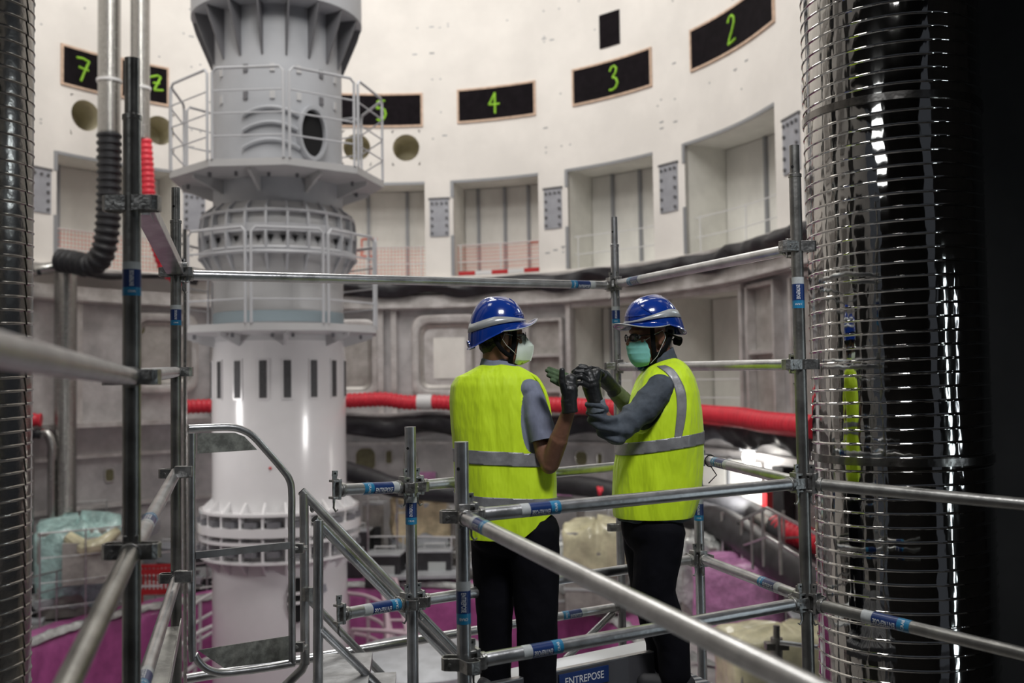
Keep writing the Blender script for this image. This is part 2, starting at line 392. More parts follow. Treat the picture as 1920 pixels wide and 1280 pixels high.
# bolted plates on the piers between ports
plate_labels = ['grey bolted plate on the pier beside the right mirror duct', 'grey bolted plate on the pier between the two widest lit ports',
                'grey bolted plate on the pier right of the port with the red and white bar', 'grey bolted plate on the pier left of the port with the red and white bar',
                'grey bolted plate partly behind the slim left scaffold post', 'grey bolted plate beside the left mirror duct']
for (sc, w, z0, z1), lb in zip([(-1.27, .72, 5.75, 6.9), (3.93, .64, 5.78, 7.0), (7.85, .56, 5.8, 6.93), (11.38, .58, 5.8, 6.9), (18.48, .6, 5.82, 6.88), (22.85, .76, 5.82, 6.9)], plate_labels):
    t = thing('anchor_plate', lb, 'steel plate', W(sc, -.03, z0), 'bolted plates on the wall piers')
    m1 = MB(); wbox(m1, sc, (z0+z1)/2, w, z1-z0, -.035, .0); obj('plate', m1, 'plate', t)
    m1 = MB(); wall_slab(m1, sc-w/2-.03, sc+w/2+.03, z1, z1+.05, -.05, 0); obj('top_edge', m1, 'bolt', t)
    pts = [(x, z1-.12) for x in (-.38, -.13, .13, .38)] + [(x, z1-.12-(z1-z0-.22)*q/4) for q in (1, 2, 3, 4) for x in (-.38, .38)]
    for x, z in pts:
        m1 = MB(); p = W(sc+x*w, -.035, z); m1.tube(p, p-wn(sc)*.035, .042, 6); obj('bolt', m1, 'bolt', t)
# small tie-hole plugs: countless specks, one object
mb = MB()
for i in range(150):
    s = random.choice([-3, 1, 3.9, 7.8, 11.3, 15.9, 18.3, 23])+random.choice([-.25, .25, 0, random.uniform(-1.5, 1.5)]); z = random.choice([8.1, 8.7, 9.6, 10.5, 11.3, 12.1, 13, 5.2])+random.uniform(-.1, .1)
    if any(abs(s-h[0]) < .6 and abs(z-h[1]) < .6 for h in round_holes): continue
    if 9.05 < z < 10.35 and any(a-.2 < s < b+.2 for a, b in [(-.7, 3), (4.4, 7.2), (8.3, 10.8), (11.8, 14.8), (18.3, 22.3)]): continue
    if z < 5.5 and (in_port(s-.1) or in_port(s+.1)): continue
    if s < S0+.2: continue
    wbox(mb, s, z, random.choice([.05, .05, .14]), .035, -.006, .004)
tag(obj('tie_hole_plugs', mb, 'seam', None), 'grey tie hole plugs dotted over the white wall', 'wall plugs', kind='stuff')
# closure boards inside ports
closure_labels = ['pale closure inside the upper port behind the black hose', 'pale closure inside the upper port right of the tower with an orange mark', 'pale closure inside the upper port with the red and white bar',
                  'pale closure inside the upper port above the right worker', 'pale closure with a white sheet inside the widest upper port', 'pale closure inside the upper port hidden by the mirror duct']
closure_posts = [(.25, .8), (.25, .5, .8), (.15, .43, .68), (.22, .5), (.35, .78), (.5,)]
for (a, b), lb, fr in zip(ports_up, closure_labels, closure_posts):
    t = thing('port_closure', lb, 'closure board', W((a+b)/2, 1.5, PZ0), 'closures inside the upper ports')
    m1 = MB(); wall_slab(m1, a+.02, b-.02, PZ0+.02, PZ1-.02, 1.42, 1.5); obj('board', m1, 'closure', t)
    for f in fr:
        m1 = MB(); s = b-(b-a)*f; wbox(m1, s, (PZ0+PZ1)/2, .09, PZ1-PZ0-.04, 1.34, 1.42); obj('seam_post', m1, 'seam', t)
    if a < 0 and b > 3:
        m1 = MB(); wall_slab(m1, a+.1, a+1.7, PZ0+.02, PZ0+1.1, 1.3, 1.34); obj('white_sheet', m1, 'pale_box', t)
# dark steel angle trims at the port corners
for i, (a, b) in enumerate(ports_up):
    m1 = MB(); wall_slab(m1, a, b, PZ1-.07, PZ1+.01, -.012, .03); wbox(m1, b+.03, PZ1-.25, .1, .5, -.02, .01)
    wbox(m1, b+.03, PZ0+.62, .1, 1.2, -.02, .01)
    struct('trim_%d' % (i+1), m1, 'seam')
# guard rails inside ports, red/white barrier bar, orange marks
rail_lb = ['thin guard rail across the upper port behind the black hose', 'thin guard rail across the upper port right of the tower', 'thin guard rail across the upper port with the red and white bar',
           'thin guard rail across the upper port above the right worker', 'thin guard rail across the widest upper port']
for (a, b), lb in zip(ports_up[:5], rail_lb):
    t = thing('guard_rail', lb, 'railing', W((a+b)/2, .3, PZ0), 'guard rails across the upper ports')
    for z in (.45, .95):
        m1 = MB(); n = 8; m1.path([W(a+.02+(b-a-.04)*i/n, .3, PZ0+z) for i in range(n+1)], .014, 6); obj('rail', m1, 'white_rail', t)
    for f in (.05, .5, .95):
        m1 = MB(); m1.tube(W(a+(b-a)*f, .3, PZ0), W(a+(b-a)*f, .3, PZ0+.97), .016, 6); obj('post', m1, 'white_rail', t)
for (a, b), lb in zip(ports_up[:3], ['orange barrier mesh across the upper port behind the black hose', 'orange barrier mesh across the upper port right of the tower', 'orange barrier mesh across the port with the red and white bar']):
    m1 = MB(); n = 34
    for i in range(n+1): s = a+.05+(b-a-.1)*i/n; m1.tube(W(s, .34, PZ0), W(s, .34, PZ0+.98), .006, 4)
    for q in range(9): m1.path([W(a+.05+(b-a-.1)*i/8, .34, PZ0+.06+q*.11) for i in range(9)], .006, 4)
    tag(obj('barrier_mesh', m1, 'orange_mesh', None), lb, 'barrier mesh', 'orange meshes in the upper ports')
t = thing('barrier_bar', 'red and white striped barrier bar lying on a port sill', 'barrier', W(9.6, .15, PZ0), None)
for i in range(5):
    m1 = MB(); a = 10.85-i*.5; wall_slab(m1, a-.5, a, PZ0+.03, PZ0+.15, .1, .16); obj('red_section' if i % 2 == 0 else 'white_section', m1, 'red_paint' if i % 2 == 0 else 'white_rail', t)
    if i in (0, 4): m1 = MB(); wbox(m1, a-.25, PZ0+.015, .1, .03, .08, .18); obj('foot', m1, 'seam', t)
for sx, z, lb in [(14.0-.25, 5.7, 'orange bracket shaped marking on the closure right of the tower'), (9.15, 5.95, 'orange corner shaped marking on the closure behind the barrier bar')]:
    m1 = MB(); wbox(m1, sx, z+.0, .05, .55, 1.39, 1.415); wbox(m1, sx-.22, z-.26, .45, .05, 1.39, 1.415)
    if sx > 12: wbox(m1, sx-.22, z+.27, .45, .05, 1.39, 1.415)
    tag(obj('painted_marking', m1, 'orange_mesh', None), lb, 'marking')
# ------------------------------------------------------------------ lower steel wall (cryostat) with openings
low_open = [(.75, 4.05), (5.0, 7.25)]
rnd = (11.2, 2.2, 1.05, 1.15)
LZ0, LZ1 = .5, 3.6
mb = MB()
e = sorted([S0, S1]+[x for p in low_open for x in p])
for a, b in zip(e, e[1:]):
    if not any(p[0] < (a+b)/2 < p[1] for p in low_open): wall_slab(mb, a, b, LZ0, LZ1, -.12, .1)
wall_slab(mb, S0, S1, LZ1, 4.0, -.12, .1, .5)
wall_slab(mb, S0, S1, FZ, LZ0, -.12, .1, .5)
for a, b in low_open:
    D = 1.9; n = 8
    for s in (a, b): mb.add([W(s, .0, LZ0), W(s, .0, LZ1), W(s, D, LZ1), W(s, D, LZ0)], [(0, 1, 2, 3)], 1)
    for z in (LZ0, LZ1): mb.grid([[W(a+(b-a)*i/n, .0, z), W(a+(b-a)*i/n, D, z)] for i in range(n+1)], 1)
    mb.grid([[W(a+(b-a)*i/n, D, LZ0), W(a+(b-a)*i/n, D, LZ1)] for i in range(n+1)], 1)
struct('wall_lower', mb, ['cryo', 'reveal'])
# belt beam
mb = MB(); wall_slab(mb, S0, S1, 3.62, 4.02, -.42, -.12, .4); wall_slab(mb, S0, S1, 3.66, 3.76, -.55, -.42, .4)
struct('wall_lower_beam', mb, 'cryo2')
for lb, (a, b), fr in [('steel framed lower port seen right of the right worker', low_open[0], (.42, .8)), ('steel framed lower port seen between the two workers', low_open[1], (.15, .55))]:
    t = thing('steel_port_surround', lb, 'steel port surround', W((a+b)/2, -.12, LZ0))
    m1 = MB(); wall_slab(m1, a-.12, b+.12, LZ1-.1, LZ1+.05, -.3, -.12); obj('head_beam', m1, 'cryo2', t)
    for s in (a, b): m1 = MB(); wbox(m1, s, (LZ0+LZ1)/2, .14, LZ1-LZ0, -.34, -.12); obj('side_beam', m1, 'cryo2', t)
    m1 = MB(); wall_slab(m1, a+.05, b-.05, LZ0+.02, LZ1-.02, 1.6, 1.68); obj('closure', m1, 'closure', t)
    for f in fr: m1 = MB(); wbox(m1, b-(b-a)*f, (LZ0+LZ1)/2, .16, LZ1-LZ0-.05, 1.5, 1.6); obj('seam_post', m1, 'seam', t)
    for z in (.5, .95): m1 = MB(); m1.path([W(a+.02+(b-a-.04)*i/8, .2, LZ0+z) for i in range(9)], .013, 6); obj('guard_rail', m1, 'white_rail', t)
# cell frames between openings
def cell(s0, s1, z0, z1, lb, parts=1, m='cryo2'):
    t = thing('stiffener_frame', lb, 'steel frame', W((s0+s1)/2, -.12, z0), 'stiffener frames on the lower wall')
    for s in (s0, s1): m1 = MB(); wbox(m1, s, (z0+z1)/2, .1, z1-z0, -.34, -.12); obj('upright', m1, m, t)
    for i in range(parts+1):
        m1 = MB(); wall_slab(m1, s0, s1, z0+(z1-z0)*i/parts-.04, z0+(z1-z0)*i/parts+.04, -.32, -.12); obj('crosspiece', m1, m, t)
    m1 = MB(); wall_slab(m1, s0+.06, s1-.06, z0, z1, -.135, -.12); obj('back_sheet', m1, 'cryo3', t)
cell(-.85, .45, .55, 3.5, 'two celled stiffener frame beside the lower port right of the right worker', 2)
cell(7.5, 8.6, .2, 3.2, 'three celled stiffener frame between the left worker and the lower port', 3)
cell(4.25, 4.85, .55, 3.5, 'narrow stiffener frame directly behind the helmet of the right worker', 1)
cell(-3.2, -1.6, .55, 3.5, 'stiffener frame between the tall right post and the mirror duct', 1)
# rounded hatch recess
def rring(sc, zc, w, h, r, n=6):
    pts = []
    for qx, qz, a0 in ((1, 1, 0), (-1, 1, 90), (-1, -1, 180), (1, -1, 270)):
        for i in range(n+1):
            a = math.radians(a0+90*i/n); pts.append((sc+qx*(w-r)+math.cos(a)*r, zc+qz*(h-r)+math.sin(a)*r))
    return pts
def hatch(sc, zc, w, h, lb, light=True):
    t = thing('rounded_hatch', lb, 'hatch', W(sc, -.12, zc-h), 'rounded hatches in the lower wall')
    m1 = MB(); m1.grid([[W(s, o, z) for s, z in rring(sc, zc, w*f, h*f, .38*w*f)] for o, f in ((-.12, 1.0), (-.3, .97), (-.33, .9), (-.3, .80), (-.16, .72))], 0, closed=True)
    obj('raised_surround', m1, 'cryo2', t)
    m1 = MB(); m1.grid([[W(s, o, z) for s, z in rring(sc, zc, w*f, h*f, .34*w*f)] for o, f in ((-.24, .74), (-.17, .66))], 0, closed=True)
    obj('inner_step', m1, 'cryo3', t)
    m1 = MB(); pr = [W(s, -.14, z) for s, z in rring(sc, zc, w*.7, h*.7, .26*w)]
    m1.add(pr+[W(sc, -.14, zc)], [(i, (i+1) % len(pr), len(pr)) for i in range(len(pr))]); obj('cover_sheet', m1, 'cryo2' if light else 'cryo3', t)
    if light:
        m1 = MB(); m1.box(W(sc-.05, -.17, zc-.05), (.03, w*.85, h*.95), Matrix.Rotation(math.atan2(wn(sc).y, wn(sc).x), 3, 'Z')); obj('protective_sheet', m1, 'closure', t)
hatch(11.15, 2.25, 1.1, 1.25, 'rounded square hatch in the steel wall left of the left worker')
hatch(14.2, 2.2, 1.0, 1.2, 'rounded hatch in the steel wall just right of the tower', False)
hatch(19.4, 2.4, .95, 1.1, 'rounded hatch in the steel wall behind the slim left post', False)
# vertical ribs on the lower wall
for s, w, lb in [(12.75, .16, 'vertical steel rib right of the tower, near the rounded hatch'), (13.15, .16, 'second vertical steel rib right of the tower, next to the hatch by the tower'), (20.3, .14, 'vertical steel rib seen between the two left scaffold posts'), (21.9, .2, 'vertical steel rib beside the silver floor pipe'),
                 (9.35, .14, 'vertical steel rib behind the left worker'), (16.6, .16, 'vertical steel rib left of the tower'), (18.0, .16, 'vertical steel rib behind the white rod left of the tower'), (23.6, .3, 'wide vertical steel rib by the left mirror duct')]:
    m1 = MB(); wbox(m1, s, 2.1, w, 3.05, -.36, -.12); solo('steel_rib', m1, 'cryo2', lb, 'steel rib', 'vertical ribs on the lower wall')
# deeper horizontal flange lines near floor level
for z0, z1, o, nm in ((-.3, -.2, -.3, 'trim_11'), (-1.6, -1.5, -.22, 'trim_12')):
    mb = MB(); wall_slab(mb, S0, S1, z0, z1, o, -.12, .5); struct(nm, mb, 'cryo2')
# oval openings with olive covers in the bottom wall
for s, z, w, h, lb in [(13.64, -.72, .30, .34, 'large olive cover on an opening right of the tower'), (12.95, -.66, .10, .2, 'tiny olive cover right of the large olive one'), (12.3, -.70, .2, .26, 'olive cover behind the free-standing short post'),
                       (7.0, -.66, .2, .2, 'round olive cover seen between the two workers'), (6.4, -.66, .09, .16, 'tiny olive cover beside the round one between the workers'),
                       (20.9, -.78, .13, .17, 'olive cover between the two left posts'), (20.3, -1.05, .1, .09, 'small dark olive cover below the one between the left posts'),
                       (20.1, 3.1, .2, .24, 'round dark cover high beside the thick left post')]:
    t = thing('access_cover', lb, 'cover', W(s, -.14, z-h), 'olive covers on the lower wall')
    m1 = MB(); pr = [W(a, -.15, b) for a, b in rring(s, z, w, h, min(w, h)*.75)]; q = [W(a, -.12, b) for a, b in rring(s, z, w, h, min(w, h)*.75)]
    m1.grid([q, pr], 0, closed=True); k = len(m1.v); m1.v.append(W(s, -.15, z)); m1.f += [(k-len(pr)+i, k-len(pr)+(i+1) % len(pr), k) for i in range(len(pr))]; m1.mi += [0]*len(pr)
    obj('cover', m1, 'olive', t)
    m1 = MB(); m1.path([W(a, -.15, b) for a, b in rring(s, z, w, h, min(w, h)*.75)], .02, 6, closed=True); obj('rim', m1, 'cryo2', t)
# black tarpaulins draped along two ledges
def tarp(s0, s1, zt, zb, off, lb, amp=.1):
    rows = []; n = int((s1-s0)/.12)
    for i in range(n+1):
        s = s0+(s1-s0)*i/n; row = []
        sag = amp*noise.noise(Vector((s*.9, 3, zt)))+.06*math.sin(s*2.3)
        for j in range(9):
            f = j/8; z = zt+(zb-zt)*f + sag*(.4+.8*f)
            o = off - .12*math.sin(PI*min(1, f*1.1)) + .10*noise.noise(Vector((s*2.2, f*2, zt*3)))
            if j == 0: o = off+.35
            row.append(W(s, o, z))
        rows.append(row)
    m1 = MB(); m1.grid(rows); o = obj('tarpaulin', m1, 'tarp', None, solid=.015); tag(o, lb, 'tarpaulin', 'black tarpaulins along the ledges')
tarp(-6.5, 15.4, 4.5, 4.03, -.6, 'black tarpaulin draped over the ledge below the white ports')
tarp(-6.5, 15.0, .62, .02, -.95, 'black tarpaulin hanging under the long red hose', .05)
tarp(18.6, 23.2, 4.45, 4.3, -.6, 'short black tarpaulin under the left upper port', .03)
# ledge behind tarps
mb = MB(); wall_slab(mb, S0, S1, 4.42, 4.5, -.5, 0, .5); wall_slab(mb, S0, S1, .5, .62, -.85, -.12, .5); struct('trim_13', mb, 'cryo2')
# floor
mb = MB(); pcx, pcy, pr = -3.7, 19.5, 6.0
ang = [2*PI*i/96 for i in range(96)]
inner = [Vector((pcx+pr*math.cos(a), pcy+pr*math.sin(a), FZ)) for a in ang]
outer = [Vector((pcx+30*math.cos(a), pcy+30*math.sin(a), FZ)) for a in ang]
mid = [Vector((pcx+9*math.cos(a), pcy+9*math.sin(a), FZ)) for a in ang]
mb.grid([inner, mid, outer], 0, closed=True); struct('floor', mb, 'pit_floor')
mb = MB(); mb.lathe([(0, -.1), (7, -.1), (7, 0), (0, 0)], (pcx, pcy, -8.6), 48); struct('floor_deep', mb, 'pit_floor')
# magenta wrapped ring round the shaft
t = thing('wrapped_ring', 'huge ring wrapped in magenta plastic around the foot of the white tower', 'wrapped ring', (pcx, pcy, -8.4))
m1 = MB(); rows = []
for (dr, z) in ((0, -8.4), (0, -7.2), (.0, -6), (0, -5), (0, -4.4), (.0, -3.95), (.03, -3.72), (.1, -3.6), (.3, -3.56), (.62, -3.56), (.7, -3.66)):
    rows.append([Vector((pcx+(pr-.03+dr+.05*noise.noise(Vector((a*9, z*.8, 1)))) * math.cos(a), pcy+(pr-.03+dr+.05*noise.noise(Vector((a*9, z*.8, 1))))*math.sin(a), z+.03*noise.noise(Vector((a*20, z, 5))))) for a in [2*PI*i/220 for i in range(220)]])
m1.grid(rows, 0, closed=True); obj('magenta_wrap', m1, 'purple', t)
m1 = MB(); rows = []
for (dr, z) in ((.03, -3.66), (.04, -3.6), (.08, -3.55), (.16, -3.53), (.24, -3.55)):
    rows.append([Vector((pcx+(pr-.06+dr+.03*noise.noise(Vector((a*40, z*3, 9)))) * math.cos(a), pcy+(pr-.06+dr)*math.sin(a), z+.05*noise.noise(Vector((a*30, dr*4, 2))))) for a in [2*PI*i/260 for i in range(260)]])
m1.grid(rows, 0, closed=True); obj('clear_film_edge', m1, 'clear_wrap', t, label='crumpled clear film along the rim')
# dark enclosure of the gallery the camera stands in
mb = MB(); mb.box((5.9, 5.5, 2.2), (6.9, .3, 12)); mb.box((6.2, 1.5, 2.2), (.2, 8, 12)); struct('wall_right', mb, 'dark_wall')
mb = MB(); e0 = P(1840, 640, 5.35); mb.box((e0.x+.07, 5.42, 2.2), (.13, .12, 12)); struct('trim_14', mb, 'dark_trim')
mb = MB(); mb.prism([(-9.2, 12.9, FZ), (-7.6, -3, FZ), (-7.9, -3, FZ), (-9.5, 12.9, FZ)], (0, 0, 22)); struct('wall_left', mb, 'concrete')
for k, (y0, y1, z0, z1) in enumerate(((-1, .8, FZ, 3.9), (1.6, 2.6, FZ, 18), (3.4, 5.2, .5, 3.9), (3.6, 5.0, 4.6, 7.4), (6.2, 6.9, FZ, 18), (7.6, 9.4, .5, 3.9), (7.8, 9.6, 4.6, 7.4), (10.6, 11.2, FZ, 18))):  # unseen dark strips added on the left wall to break up duct reflections
    mb = MB(); xa = -7.6-(y0+3)*.1006; xb = -7.6-(y1+3)*.1006; mb.prism([(xa, y0, z0), (xb, y1, z0), (xb+.1, y1, z0), (xa+.1, y0, z0)], (0, 0, z1-z0)); struct('trim_%d' % (21+k), mb, 'dark_trim' if z0 == FZ else 'cryo3')
mb = MB(); mb.box((0, -3.1, 1.5), (9, .2, 10.5)); struct('wall_behind', mb, 'dark_wall')
mb = MB(); mb.box((-.3, -.4, 4.7), (8.5, 5.6, .2)); struct('ceiling', mb, 'dark_wall')
# ================================================================== TOWER
TX, TY = -4.5, 19.25
def tz(y): return 1.41+(727-y)*.00996
def tr(px): return px*.01031
TC = Vector((TX, TY, 0))
def pol(a_deg, r, z):                     # a_deg measured from the camera-facing side, positive to the right
    a = math.radians(a_deg-90); a += math.radians(13.2)*0
    return TC + Vector((math.cos(a)*r, math.sin(a)*r, z))
VA = 13.2                                 # direction from tower to camera: rotate azimuth zero towards the camera
def tp(a, r, z): return pol(a+VA, r, z)
tw = thing('assembly_tower', 'tall white and grey cylindrical tower standing in the middle of the pit', 'tower', (TX, TY, -8.5))
def lat(name, prof, m, n=72, **kw):
    mb = MB(); mb.lathe(prof, (TX, TY, 0), n); return obj(name, mb, m, tw, **kw)
R1 = tr(119)
lat('upper_drum', [(R1, tz(385)), (R1, tz(300)), (R1, tz(60)), (R1, 9.8)], 'tower_grey')
lat('top_flange', [(R1, tz(18)), (tr(150), tz(18)), (tr(158), tz(14)), (tr(158), tz(-40)), (R1, tz(-60))], 'tower_grey')
for i in range(18):
    mb = MB(); a = i*20+7
    d = (tp(a, 1, 0)-TC); d.z = 0; side = Vector((-d.y, d.x, 0))*.03
    poly = [tp(a, R1-.02, tz(18)), tp(a, tr(156), tz(18)), tp(a, tr(150), tz(40)), tp(a, R1+.02, tz(112)), tp(a, R1-.02, tz(112))]
    mb.prism([p-side*.5 for p in poly], side); obj('gusset', mb, 'tower_dark', tw, label='dark triangular gusset')
lat('middle_drum', [(R1, tz(640)), (R1-.005, tz(575)), (R1, tz(574)), (R1, tz(385))], 'tower_mid')
lat('blue_band', [(R1+.006, tz(606)), (R1+.006, tz(585))], mat('pale_blue_tape', (.34, .42, .47), .5))
# bulged collar
lat('bulged_collar', [(R1, tz(384)), (tr(127), tz(392)), (tr(134), tz(408)), (tr(135), tz(440)), (tr(133), tz(450)), (tr(133), tz(475)), (tr(135), tz(478)), (tr(130), tz(495)), (tr(121), tz(522)), (R1, tz(528))], 'tower_mid')
lat('collar_band', [(tr(136), tz(444)), (tr(143), tz(443)), (tr(143), tz(428)), (tr(136), tz(427))], 'rail_grey')
for y, r in ((404, 139), (480, 143), (473, 141)):
    mb = MB(); mb.path([tp(a*5, tr(r), tz(y)) for a in range(72)], .035, 8, closed=True); obj('collar_hoop', mb, 'rail_grey', tw)
for i in range(24):
    a = i*15+6; mb = MB()
    d = (tp(a, 1, 0)-TC); d.z = 0; side = Vector((-d.y, d.x, 0))*.045
    inn = [tp(a, tr(r), tz(y)) for y, r in ((384, 118), (400, 128), (440, 131), (480, 131), (515, 119))]
    out = [tp(a, tr(r), tz(y)) for y, r in ((512, 125), (482, 144), (440, 146), (410, 143), (395, 137), (383, 122))]
    mb.prism([p-side*.5 for p in inn+out], side); obj('collar_rib', mb, 'rail_grey', tw)
for i in range(40):
    a = i*9+3; mb = MB(); d = (tp(a, 1, 0)-TC); d.z = 0; t_ = Vector((-d.y, d.x, 0))
    c = tp(a, tr(134.5), tz(450)); mb.prism([c-t_*.055, c+t_*.055, c-t_*.0+Vector((0, 0, -.1))], d*.02)
    if abs((a+180) % 360-180) < 95: obj('vent_notch', mb, 'hole', tw, label='black triangular notch')
# round doorway, cover, small holes in upper drum
a0 = 28.5; mb = MB(); mi = MB(); ring = []
d = (tp(a0, 1, 0)-TC); d.z = 0; t_ = Vector((-d.y, d.x, 0)); c = tp(a0, R1-.03, tz(255))
oval = [(t_*(.25*math.cos(q))+Vector((0, 0, .44*math.sin(q)))) for q in [2*PI*i/36 for i in range(36)]]
mb.grid([[c+o*1.0+d*.0 for o in oval], [c+o*1.16+d*.0 for o in oval], [c+o*1.16+d*.15 for o in oval], [c+o*1.0+d*.15 for o in oval], [c+o*1.0+d*.0 for o in oval]], 0, closed=True)
obj('doorway_rim', mb, 'tower_grey', tw)
mi.add([c+o*1.02+d*.05 for o in oval], [tuple(range(36))]); obj('doorway_opening', mi, 'hole', tw, label='black oval doorway')
for q, (yy, w) in enumerate(((212, .52), (240, .52), (272, .52))):
    mb = MB(); pts = []
    for i in range(13):
        f = -1+2*i/12; pts.append(tp(-6+f*24, R1+.03, tz(yy+14*f*f)))
    mb.path(pts, .04, 8); obj('cover_lip', mb, 'tower_grey', tw)
for y in (137, 188):
    for x in (423, 466, 512, 558, 598, 624):
        a = math.degrees(math.asin((x-522)/119)); mb = MB(); d = (tp(a, 1, 0)-TC); R = Matrix.Rotation(math.atan2(d.y, d.x), 3, 'Z')
        mb.box(tp(a, R1, tz(y)), (.05, .09, .14), R); obj('bracket_socket', mb, 'tower_dark' if x in (466, 598) else 'tower_mid', tw)
# platforms with railings
def platform(rot, R, zc, zr, face, tag_, drop=.55):
    vs = [rot+40*i for i in range(9)]
    mb = MB(); n = 9
    o0 = [tp(a, R, zc) for a in vs]; o1 = [tp(a, R, zc+.13) for a in vs]; i1 = [tp(a, R1, zc+.1) for a in vs]; i0 = [tp(a, R1, zc-.05) for a in vs]
    o2 = [tp(a, R-.02, zc+.1) for a in vs]
    mb.grid([i0, o0, o1, o2, i1], 0, closed=True)
    pf = obj('platform_deck', mb, 'tower_mid', tw, smooth=False)
    for i, a in enumerate(vs):                 # kickboard
        a2 = vs[(i+1) % 9]; p, q = tp(a, R, 0), tp(a2, R, 0)
        if face and i == face-1: continue
        f0, f1 = .04, .96
        A = p.lerp(q, f0); B = p.lerp(q, f1)
        m1 = MB(); z0, z1 = zc+.13, zc+.13+zr
        for z in (z0, z0+zr*.0): pass
        loop = [A+Vector((0, 0, z0)), A+Vector((0, 0, z1-.08)), A.lerp(B, .06)+Vector((0, 0, z1)), A.lerp(B, .94)+Vector((0, 0, z1)), B+Vector((0, 0, z1-.08)), B+Vector((0, 0, z0))]
        m1.path(loop, .026, 8)
        for k in range(1, 4): m1.tube(A+Vector((0, 0, z0+zr*k/4)), B+Vector((0, 0, z0+zr*k/4)), .016, 6)
        obj('railing_panel', m1, 'rail_grey', tw)
    for i, a in enumerate(vs):                 # brackets under
        m1 = MB(); d = (tp(a+20, 1, 0)-TC); d.z = 0; side = Vector((-d.y, d.x, 0))*.05
        poly = [tp(a+20, R1-.01, zc), tp(a+20, R*.9, zc), tp(a+20, R*.9, zc-.08), tp(a+20, R1-.01, zc-drop)]
        m1.prism([p_-side*.5 for p_ in poly], side); obj('platform_bracket', m1, 'tower_mid', tw)
        for k in range(2):
            m1 = MB(); q = tp(a+12+16*k+random.uniform(-5, 5), random.uniform(R1+.15, R*.85), zc-.03); m1.box(q, (.05, .05, .14)); obj('platform_fitting', m1, 'tower_dark', tw)
platform(4, 2.03, 5.32, 1.62, 0, 'up', .32)
platform(-15.6, 1.98, 2.42, 1.68, 0, 'low', .25)
# lower drum
R2 = tr(122)
lat('lower_drum', [(R1, tz(640)), (R2, tz(672)), (R2, tz(940)), (R2, tz(1060)), (R2, -8.5)], 'tower_white', n=96)
for i in range(16):
    a = 6.1+i*22.7; d = (tp(a, 1, 0)-TC); R = Matrix.Rotation(math.atan2(d.y, d.x), 3, 'Z')
    mb = MB(); mb.box(tp(a, R2, tz(711)), (.03, .2, .74), R); obj('slot_frame', mb, 'tower_white', tw)
    mb = MB(); mb.box(tp(a, R2+.008, tz(711)), (.03, .135, .68), R); obj('slot_grille', mb, 'mesh_dark', tw, label='dark mesh slot')
for y, r, h in ((955, 145, .05), (986, 148, .16), (1006, 146, .06), (1040, 144, .05)):
    lat('lower_flange', [(R2, tz(y)-h/2), (tr(r), tz(y)-h/2), (tr(r), tz(y)+h/2), (R2, tz(y)+h/2)], 'tower_white')
for i in range(22):
    a = i*360/22+4; mb = MB(); d = (tp(a, 1, 0)-TC); d.z = 0; side = Vector((-d.y, d.x, 0))*.04
    poly = [tp(a, R2-.02, tz(932)), tp(a, tr(143), tz(955)), tp(a, tr(143), tz(1042)), tp(a, R2-.02, tz(1068))]
    mb.prism([p-side*.5 for p in poly], side); obj('flange_rib', mb, 'tower_white', tw)
    for dy in (972, 1024):
        mb = MB(); mb.box(tp(a+8, tr(136), tz(dy)), (.2, .2, .1), math.radians(a)); obj('flange_bolt', mb, 'tower_dark', tw)
# lower oval port
a0 = 13; d = (tp(a0, 1, 0)-TC); d.z = 0; t_ = Vector((-d.y, d.x, 0)); c = tp(a0, R2-.03, tz(1110)); mb = MB()
st = [(c+t_*(.19*math.cos(q))+Vector((0, 0, .40*math.sin(q)*(1 if abs(math.sin(q)) < .99 else 1)))+d*.08) for q in [2*PI*i/30 for i in range(30)]]
mb.add(st, [tuple(range(30))]); obj('lower_opening', mb, 'hole', tw, label='black oval opening')
for dz in (.12, -.05):
    mb = MB(); mb.box(c+d*.1+Vector((0, 0, dz)), (.03, .36, .05), Matrix.Rotation(math.atan2(d.y, d.x), 3, 'Z')); obj('opening_bar', mb, 'tower_white', tw)
mb = MB(); mb.box(tp(32, R2+.01, tz(1100)), (.02, .34, .14), Matrix.Rotation(math.atan2((tp(32, 1, 0)-TC).y, (tp(32, 1, 0)-TC).x), 3, 'Z') @ Matrix.Rotation(.25, 3, 'X')); obj('grey_decal', mb, 'plate', tw)
mb = MB(); mb.ell(tp(-8, R2, tz(872)), (.03, .03, .03), n=8); obj('red_mark', mb, 'red_paint', tw)
# ================================================================== HOSES, DUCTS
def smooth_pts(pts, n=10):
    pts = [Vector(p) for p in pts]; out = []
    for i in range(len(pts)-1):
        p0 = pts[max(i-1, 0)]; p1 = pts[i]; p2 = pts[i+1]; p3 = pts[min(i+2, len(pts)-1)]
        for j in range(n):
            t = j/n; out.append(.5*((2*p1)+(-p0+p2)*t+(2*p0-5*p1+4*p2-p3)*t*t+(-p0+3*p1-3*p2+p3)*t**3))
    out.append(pts[-1]); return out
def resample(pts, step):
    out = [pts[0].copy()]; acc = 0
    for a, b in zip(pts, pts[1:]):
        L = (b-a).length; d = step-acc
        while d <= L and L > 0: out.append(a.lerp(b, d/L)); d += step
        acc = L-(d-step) if L > 0 else acc
    return out
def hose_mesh(pts, r, pitch, amp=.12, n=16):
    c = resample(smooth_pts(pts, 16), pitch/4); rs = [r*(1+amp*(1 if i % 4 in (1, 2) else -1)*.5) for i in range(len(c))]
    mb = MB(); mb.path(c, rs, n); return mb
